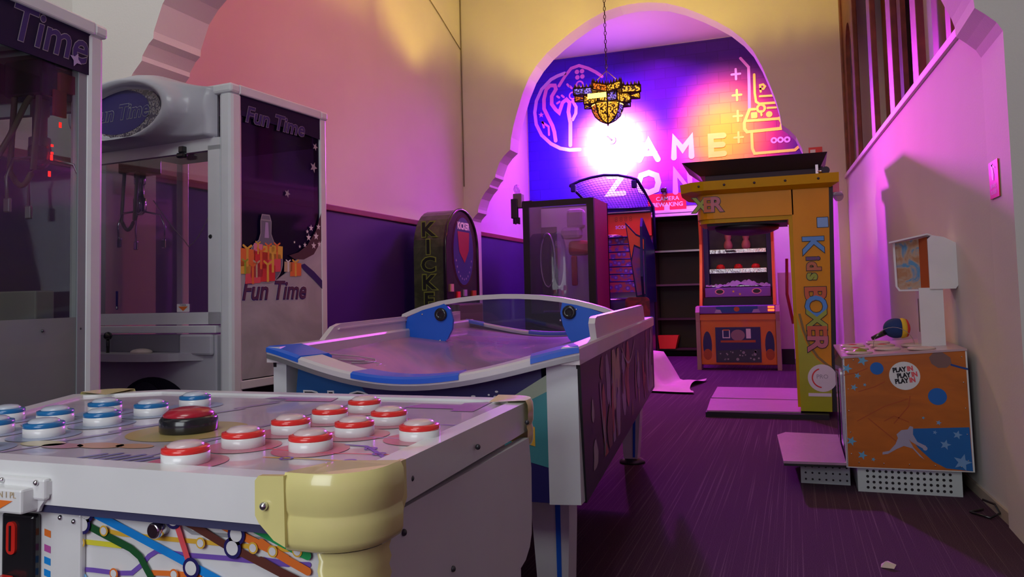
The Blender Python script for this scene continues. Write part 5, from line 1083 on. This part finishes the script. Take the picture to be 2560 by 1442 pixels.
# vertical lettering reading downwards
VH = [0]
def vtext(bb, ch, v, size, c_, u=.135):
    VH[0] += .0007; size *= 1.06
    bb.use(INK['black']).text(ch, u, v, size, XZ(-.002-VH[0]), 0, bold=.0105, rot=-math.pi/2); bb.use(mat('letter_'+c_, dict(sky=(.10, .36, .75), violet=(.14, .05, .20), rust=(.55, .17, .06), lime=(.35, .48, .03), orange=(.62, .13, .03), blue=(.08, .33, .75), pink=(.60, .18, .22))[c_], .4)).text(ch, u, v, size, XZ(-.0105-VH[0]), 0, bold=.0058, rot=-math.pi/2)
for ch, v, s_, c_ in (('K', 1.335, .20, 'sky'), ('i', 1.225, .13, 'violet'), ('d', 1.165, .13, 'rust'), ('s', 1.085, .13, 'lime'), ('B', .955, .20, 'orange'), ('O', .855, .20, 'blue'), ('X', .755, .19, 'lime'), ('E', .665, .18, 'orange'), ('R', .575, .19, 'pink')): vtext(b, ch, v, s_, c_)
b.build('column', None, bx_)
sc = MB().use(INK['black']).flat(rrect(.175, .262, 1.46, 1.545, .006), XZ(-.0012)); sc.use(INK['sky']).flat(rrect(.18, .257, 1.465, 1.54, .004), XZ(-.0020)); sc.build('info_sticker', None, bx_)
MB().prism([(X1+.002, 1.82), (X1+.030, 1.82), (.262, .05), (.228, .05)], .0, -.66, XZ(.004)).build('black_spine', BLACK, bx_)
# canopy
cp_ = MB().use(YEL)
can_pts = [(-.75, .0)]
cplan = [(.01, 0), (-.60, 0.0)]+[(-.62-.12*math.sin(math.radians(a)), .14-.14*math.cos(math.radians(a))) for a in range(15, 91, 15)]+[(-.745, .55), (.01, .55)]
cp_.prism(cplan, 0, .23, XY(1.575))
cp_.use(YELM).prism([(u*(.985), v+.012) for u, v in cplan], 0, .035, XY(1.54))
cp_.use(BLACK).prism([(-.66, .06), (-.04, .06), (-.04, .53), (-.70, .53)], 0, .03, XY(1.522))
cb = XZ(-.0012)
cp_.use(INK['lime']).flat([(-.735, 1.80-.03), (-.66, 1.80-.03), (-.66, 1.585), (-.70, 1.58)], cb) if False else None
for k_, (ch, u, c_) in enumerate((('X', -.70, 'lime'), ('E', -.64, 'orange'), ('R', -.575, 'pink'))):
    cp_.use(INK['black']).text(ch, u, 1.685, .165, XZ(-.003-.0008*k_), 0, bold=.010); cp_.use(mat('letter_'+c_)).text(ch, u, 1.685, .165, XZ(-.0065-.0008*k_), 0, bold=.005)
cp_.use(YELM).prism([(-.03, 1.55), (.0, 1.58), (.0, .08), (-.02, .08)], .0, -.10, XZ(.006)); cp_.build('canopy', None, bx_)
MB().lathe([(.26, 0), (.25, -.03), (.18, -.06), (.05, -.075)], (-.36, .30, 1.522), 28).build('black_dome', BLACK, bx_)
# flared cornice
fl = MB().use(YELM)
inn_ = [(-.745, .30), (-.73, .10), (-.66, .0), (-.60, -.005), (.285, -.005), (.30, .6), (-.75, .6)]
out_ = [(-.885, .30), (-.86, .05), (-.76, -.06), (-.66, -.085), (.345, -.085), (.385, .68), (-.88, .68)]
n = len(inn_); vs = [(u, v, 1.772) for u, v in inn_]+[(u, v, 1.80) for u, v in out_]+[(u*1.005, v-.012 if v < .3 else v, 1.872) for u, v in out_]+[(u, v+.01, 1.872) for u, v in inn_]
fl.add(vs, [(k*n+i, k*n+(i+1) % n, (k+1)*n+(i+1) % n, (k+1)*n+i) for k in range(3) for i in range(n)], False); fl.flat([(u, v) for u, v in out_], XY(1.86)); fl = fl.build('cornice', None, bx_)
for u in (-.70, -.50, -.27, -.04, .20): MB().sphere((u, -.092 if u > -.65 else -.082, 1.835), .010, 8).build('bolt', DARKG, fl)
MB().prism([(-.66, .06), (.24, .06), (.25, .55), (-.70, .55)], 0, .075, XY(1.872)).build('black_plinth', mat('dark_plinth', (.03, .02, .03), .6), bx_)
tr = MB().use(BLACK); o1 = [(-.70, .05), (.22, .05), (.24, .56), (-.72, .56)]; o2 = [(-.835, -.03), (.275, -.03), (.285, .66), (-.86, .66)]
tr.add([(u, v, 1.935) for u, v in o1]+[(u, v, 2.045) for u, v in o2], [(i, (i+1) % 4, 4+(i+1) % 4, 4+i) for i in range(4)]+[(0, 1, 2, 3), (4, 5, 6, 7)]); tr.build('top_tray', None, bx_)
cl_ = MB().use(ALU).box(.185, .205, .0, .02, 1.87, 1.955); cl_.use(CHROME).tube([(.20, .01, 1.90), (.25, .01, 1.905)], .012, 8); cl_.use(BLACKP).lathe([(.03, -.01), (.03, .03)], (.258, 0, 1.905), 14, 'y'); cl_.build('top_latch', None, bx_)
cl_ = MB().use(WHITE2).tube([(.30, .05, 1.72), (.37, .05, 1.725)], .016, 8); cl_.use(glass('clear_caster', (.85, .8, .85), .15, .15)).lathe([(.035, .03), (.035, .07)], (.345, 0, 1.70), 16, 'y'); cl_.build('side_caster', None, bx_)
b = MB().use(mat('chequer_plate', (.48, .30, .42), .35, metal=.3, bump=.6, bscale=30)).prism([(-.70, -.10), (.0, -.05), (.0, .60), (-.74, .60)], 0, .012, XY(.04)).prism([(-.74, .66), (.0, .64), (.0, 1.45), (-.76, 1.45)], 0, .012, XY(.04)); b.use(BLACK).prism([(-.71, -.105), (.20, -.09), (.20, 1.46), (-.77, 1.46)], 0, .038, XY(0)); b.build('floor_plate', None, bx_)
ball = MB().use(mat('red_punch_ball', (.35, .02, .02), .4)).sphere((-.36, .30, 1.30), .001, 8)
MB().tube([(-.06, .52, 1.25), (-.07, .55, .95), (-.03, .58, .70)], .014, 6).build('red_hose', mat('dark_red_hose', (.30, .01, .05), .5), bx_)

# ================================================================ WHACK GAME with mallet
wg = thing('whack_game', 'orange children whack game with PLAY IN sticker and transparent front beside the right wall', 'arcade game', (.247, 4.19, 0))
SP = [(-.050, .117), (.503, .122), (.497, .695), (-.046, .655)]
MB().use(WHITE2).prism([(-.045, .122), (.498, .127), (.492, .690), (-.041, .650)], -.85, -.84, XZ(0)).build('rear_side_panel', None, wg); b = MB().use(WHITE2).prism(SP, -.006, .0, XZ(0))
inner_ = [(-.041, .122), (.495, .127), (.490, .688), (-.036, .650)]
PO = ramp_mat('orange_court_print', 'noise', [(.3, (.46, .12, .012)), (.7, (.62, .16, .012))], 4, .4, (1, 1, 3), 1, coat=.2)
b.use(PO).flat(inner_, XZ(-.001)); W_ = XZ(-.0015)
b.use(P('deep_court_blue', (.01, .14, .46))).flat([(.245, .315), (.49, .330), (.495, .127), (.385, .135), (.33, .165), (.27, .225), (.235, .28)], W_)
ART = {'stars':[((0.046,0.638),0.02),((-0.025,0.599),0.018),((0.02,0.564),0.012),((0.002,0.507),0.013),((0.051,0.52),0.007),((-0.021,0.246),0.018),((0.025,0.18),0.017),((0.073,0.162),0.008),((0.299,0.368),0.006)],'stars2':[((0.439,0.293),0.018),((0.386,0.245),0.021),((0.453,0.166),0.034),((0.345,0.301),0.009),((0.363,0.347),0.011)],'balls':[((0.108,0.6),0.03),((0.364,0.47),0.04)],'fig':[(0.24,0.328),(0.253,0.323),(0.251,0.288),(0.268,0.254),(0.304,0.236),(0.303,0.216),(0.242,0.253),(0.232,0.265),(0.251,0.225),(0.295,0.172),(0.275,0.186),(0.246,0.222),(0.209,0.232),(0.177,0.216),(0.138,0.191),(0.114,0.187),(0.115,0.199),(0.145,0.206),(0.173,0.239),(0.185,0.268),(0.18,0.286),(0.202,0.307),(0.229,0.311)],'fball':(0.3,0.224),'rq':[(0.337,0.654),(0.356,0.677),(0.392,0.68),(0.427,0.655),(0.431,0.626),(0.409,0.606),(0.373,0.605),(0.346,0.625)],'grip':[(0.43,0.62),(0.465,0.609),(0.495,0.601)],'scr':[(-0.024,0.498),(-0.026,0.393),(-0.023,0.289),(-0.024,0.185),(0.008,0.145),(0.118,0.145),(0.229,0.146),(0.339,0.146),(0.447,0.146),(0.478,0.176),(0.479,0.297),(0.478,0.419),(0.476,0.539),(0.474,0.658),(0.005,0.64)],'lines':[[(-0.04,0.566),(0.016,0.578),(0.066,0.6)],[(0.022,0.487),(0.094,0.511),(0.139,0.536)],[(0.01,0.344),(0.133,0.418),(0.236,0.456)],[(0.06,0.358),(0.148,0.279),(0.199,0.234)],[(0.13,0.348),(0.174,0.373),(0.236,0.346)],[(0.172,0.338),(0.239,0.421),(0.247,0.468)]],'circ':(0.228,0.566),'t':[(0.217,0.607),(0.244,0.573),(0.227,0.537)]}
for (p, r) in ART['stars']: b.use(P('pale_star_blue', (.16, .42, .66))).star(*p, r*1.35, W_, .0006, rot=1.2)
for (p, r) in ART['stars2']: b.use(P('soft_star_blue', (.20, .38, .68))).star(*p, r*1.2, W_, .0008, rot=1.3)
for p in ART['lines']: b.use(INK['rust']).stroke(p, .004, W_, .0004)
b.use(P('racket_brown', (.22, .12, .11))).flat(ART['rq'], W_, .0006); b.use(INK['deep']).stroke(ART['grip'], .009, W_, .0007); b.use(P('racket_brown')).stroke([(.425, .60), (.42, .575)], .018, W_, .0006) if False else None
for (p, r) in ART['balls']: b.use(P('ball_blue', (.01, .14, .52))).disc(*p, r, W_, .0007, 24)
b.use(P('figure_pale', (.42, .38, .52))).flat(ART['fig'], W_, .001); b.disc(*ART['fball'], .010, W_, .0011, 14)
b.use(INK['white']).disc(*ART['circ'], .0675, W_, .0012, 36)
cx_, cz_ = ART['circ']
for i, (dx, dz) in enumerate(((-.010, .028), (.008, .001), (-.002, -.026))):
    b.use(INK['black']).text('PLAY', cx_+dx-.012, cz_+dz, .030, W_, .0018, bold=.0018, rot=.12, sx=.85); b.use(INK['coral']).text('IN', cx_+dx+.035, cz_+dz+.006, .030, W_, .0018, bold=.0018, rot=.12, sx=.85)
b = b.build('side_panel', None, wg)
for p in ART['scr']: MB().sphere((p[0], -.003, p[1]), .0032, 8).build('screw', STEEL, b)
tp = MB().use(mat('rosy_top_board', (.55, .38, .42), .35, coat=.4)).add([(-.048, -.005, .657), (.498, -.005, .697), (.498, .86, .697), (-.048, .86, .657), (-.048, -.005, .647), (.498, -.005, .687), (.498, .86, .687), (-.048, .86, .647)], [(0, 1, 2, 3), (4, 5, 6, 7), (0, 1, 5, 4), (1, 2, 6, 5), (2, 3, 7, 6), (3, 0, 4, 7)]).build('top_board', None, wg)
for i, (u, v) in enumerate(((.04, .10), (.04, .34), (.04, .58), (.18, .22), (.18, .46), (.32, .10), (.32, .34), (.18, .70))):
    z = .657+.04*(u+.048)/.546
    r_ = MB().lathe([(.062, z), (.064, z+.008), (.052, z+.014), (.045, z+.004)], (u, v, 0), 24).build('hole_ring', mat('cream_ring', (.62, .50, .45), .35), tp)
    if i == 0: MB().sphere((u+.005, v, z+.0), .036, 12, 1, 1, .8).build('lime_mole', mat('olive_green_mole', (.25, .30, .02), .35), r_)
    elif i in (1, 2, 4): MB().sphere((u, v, z-.0), .034, 12, 1, 1, .5).build('red_mole', mat('mole_red', (.55, .03, .05), .35), r_)
MB().box(-.046, -.042, .0, .84, .12, .648).build('clear_front', glass('violet_clear_front', (.60, .42, .62), .08, .10, .03, (.25, .08, .25)), wg)
MB().box(.44, .495, .02, .82, .12, .68).build('inner_back', mat('dark_inner_board', (.10, .04, .08), .6), wg)
MB().prism(rrect(-.012, .0, .25, .60, .005), 0, .01, YZ(-.052)) if False else None
cf = MB().use(ALU); cf.prism(rrect(.09, .22, .20, .58, .02), 0, .008, YZ(-.054)); cf.use(BLACKP).prism(rrect(.105, .205, .22, .56, .015), .008, .014, lambda u, v, h=0: (-.054-h, u, v)); cf.build('coin_plate', None, wg)
# column and display head
b = MB().prism([(.345, .665), (.455, .672), (.455, .985), (.345, .985)], -.40, -.27, XZ(0)); b.build('head_column', WHITE2, wg)
MB().box(.343, .3455, .30, .31, .76, .93).build('column_slot', BLACK, wg)
# faceted display head, opening towards the player on the left
hd = MB().use(WHITE2)
hd.prism([(.395, .978), (.395, 1.232), (.415, 1.252), (.470, 1.240), (.530, 1.205), (.530, 1.005), (.512, .978)], -.44, -.26, XZ(0))
hd.add([(.215, .235, 1.225), (.395, .25, 1.262), (.415, .26, 1.255), (.415, .44, 1.255), (.235, .46, 1.235), (.215, .235, 1.217), (.395, .25, 1.254), (.415, .26, 1.247), (.415, .44, 1.247), (.235, .46, 1.227)], [(0, 1, 2, 3, 4), (5, 6, 7, 8, 9), (0, 1, 6, 5), (1, 2, 7, 6), (2, 3, 8, 7), (3, 4, 9, 8), (4, 0, 5, 9)])
hd.prism([(.240, .995), (.236, 1.222), (.246, 1.222), (.250, .995), (.262, .978), (.395, .978), (.395, .970), (.255, .970)], -.30, -.28, XZ(0)); hd = hd.build('display_head', None, wg)
dp = MB().use(ramp_mat('display_print', 'noise', [(.35, (.45, .22, .10)), (.5, (.50, .36, .25)), (.62, (.10, .30, .52))], 9, .4)).add([(.250, .300, .980), (.360, .300, .980), (.360, .300, 1.238), (.250, .300, 1.222)], [(0, 1, 2, 3)]); dp.use(INK['rust']).add([(.360, .300, .980), (.396, .275, .980), (.396, .275, 1.245), (.360, .300, 1.238)], [(0, 1, 2, 3)]); dp.build('display_print', None, hd)
# foot plate and vented base
b = MB().use(mat('chequer_plate')).prism([(-.385, .70), (-.34, -.03), (-.05, -.01), (-.05, .78), (-.34, .80)], 0, .012, XY(.128)); b.use(BLACK).prism([(-.383, .70), (-.338, -.028), (-.05, -.008), (-.05, .78), (-.34, .80)], 0, .012, XY(.116)); b.build('foot_plate', None, wg)
vt = MB().use(mat('pale_vent_metal', (.62, .68, .68), .45)).box(.0, .452, .02, .70, .0, .117)
for r_ in range(4):
    for k in range(14): vt.use(BLACK).disc(.045+.0275*k, .022+.0265*r_, .0068, XZ(.019), 0, 12)
vt.build('vent_base', None, wg)
vt = MB().use(MATS['pale_vent_metal']).box(-.262, -.028, .13, .60, .0, .114)
for r_ in range(3):
    for k in range(7): vt.use(BLACK).disc(-.238+.0325*k, .022+.032*r_, .0052, XZ(.129), 0, 12)
vt.build('step_base', None, wg)
ml = thing('mallet', 'soft blue yellow and red mallet lying on top of the orange whack game', 'mallet', (.49, 4.58, .775))
ml.rotation_euler = (0, 0, .15)
MB().use(mat('navy_foam', (.01, .04, .16), .8)).sphere((0, 0, 0), .055, 18, 1.15, .9, .95).build('foam_head', None, ml)
b = MB().use(mat('yellow_foam', (.75, .50, .03), .8)).lathe([(.050, .02), (.054, .03), (.050, .045)], (0.0, 0, 0), 20, 'x'); b.use(mat('red_foam', (.60, .03, .03), .8)).lathe([(.050, .045), (.045, .055), (.02, .066)], (0, 0, 0), 20, 'x'); b.build('foam_bands', None, ml)
MB().tube([(-.04, .0, -.015), (-.125, -.02, -.052)], [.016, .010], 10).build('handle', BLACKP, ml)
MB().tube([(.06+.10*math.cos(a)-.10, -.10+.03*math.sin(a)*0, -.09+.10*abs(math.sin(a))) for a in [math.pi*k/14 for k in range(15)]], .0015, 4).build('tether', mat('thin_wire', (.35, .3, .3), .5), ml)

# ================================================================ small things on the floor
b = MB(); vs = []; NX_, NY_ = 26, 26
for j in range(NY_+1):
    for i in range(NX_+1):
        u, v = i/NX_, j/NY_; x = -.42+.95*u+.05*math.sin(6*v+2); y = -.55+1.15*v+.05*math.sin(5*u)
        bxk = min(1, max(0, (.70-u)*5))*min(1, max(0, (v-.16)*6))
        e = min(u, 1-u, v, 1-v); z = .34*bxk*(1-.25*u)+.02+.03*math.sin(9*u+4*v)*math.sin(7*v)*(1-bxk)*(1 if e > .02 else 1.2)
        vs.append((x, y, max(.006, z)))
b.add(vs, [(j*(NX_+1)+i, j*(NX_+1)+i+1, (j+1)*(NX_+1)+i+1, (j+1)*(NX_+1)+i) for j in range(NY_) for i in range(NX_)], True)
o = b.build('dust_sheet', mat('beige_cloth', (.60, .48, .42), .9)); o.location = (-1.54, 8.30, 0); tag(o, 'crumpled beige sheet draped over a low box on the purple carpet behind the hockey table', 'sheet')
o = MB().add([(-.022, -.012, .002), (.02, -.02, .003), (.03, .0, .012), (.005, .022, .016), (-.018, .014, .006), (-.005, .002, .02)], [(0, 1, 5), (1, 2, 5), (2, 3, 5), (3, 4, 5), (4, 0, 5), (0, 4, 3, 2, 1)]).build('paper_scrap', mat('cream_paper', (.68, .55, .48), .9)); o.location = (.265, 3.109, 0)
tag(o, 'tiny crumpled scrap of cream paper lying alone on the carpet in the foreground', 'paper')
o = MB().tube([(0, 0, .008), (-.06, -.06, .008), (.0, -.14, .008), (.045, -.10, .02), (.04, -.03, .04), (.0, .0, .05)], .005, 6).build('power_cable', BLACKP); o.location = (.735, 3.98, 0)
tag(o, 'black power cable curled on the floor beside the right wall', 'cable')
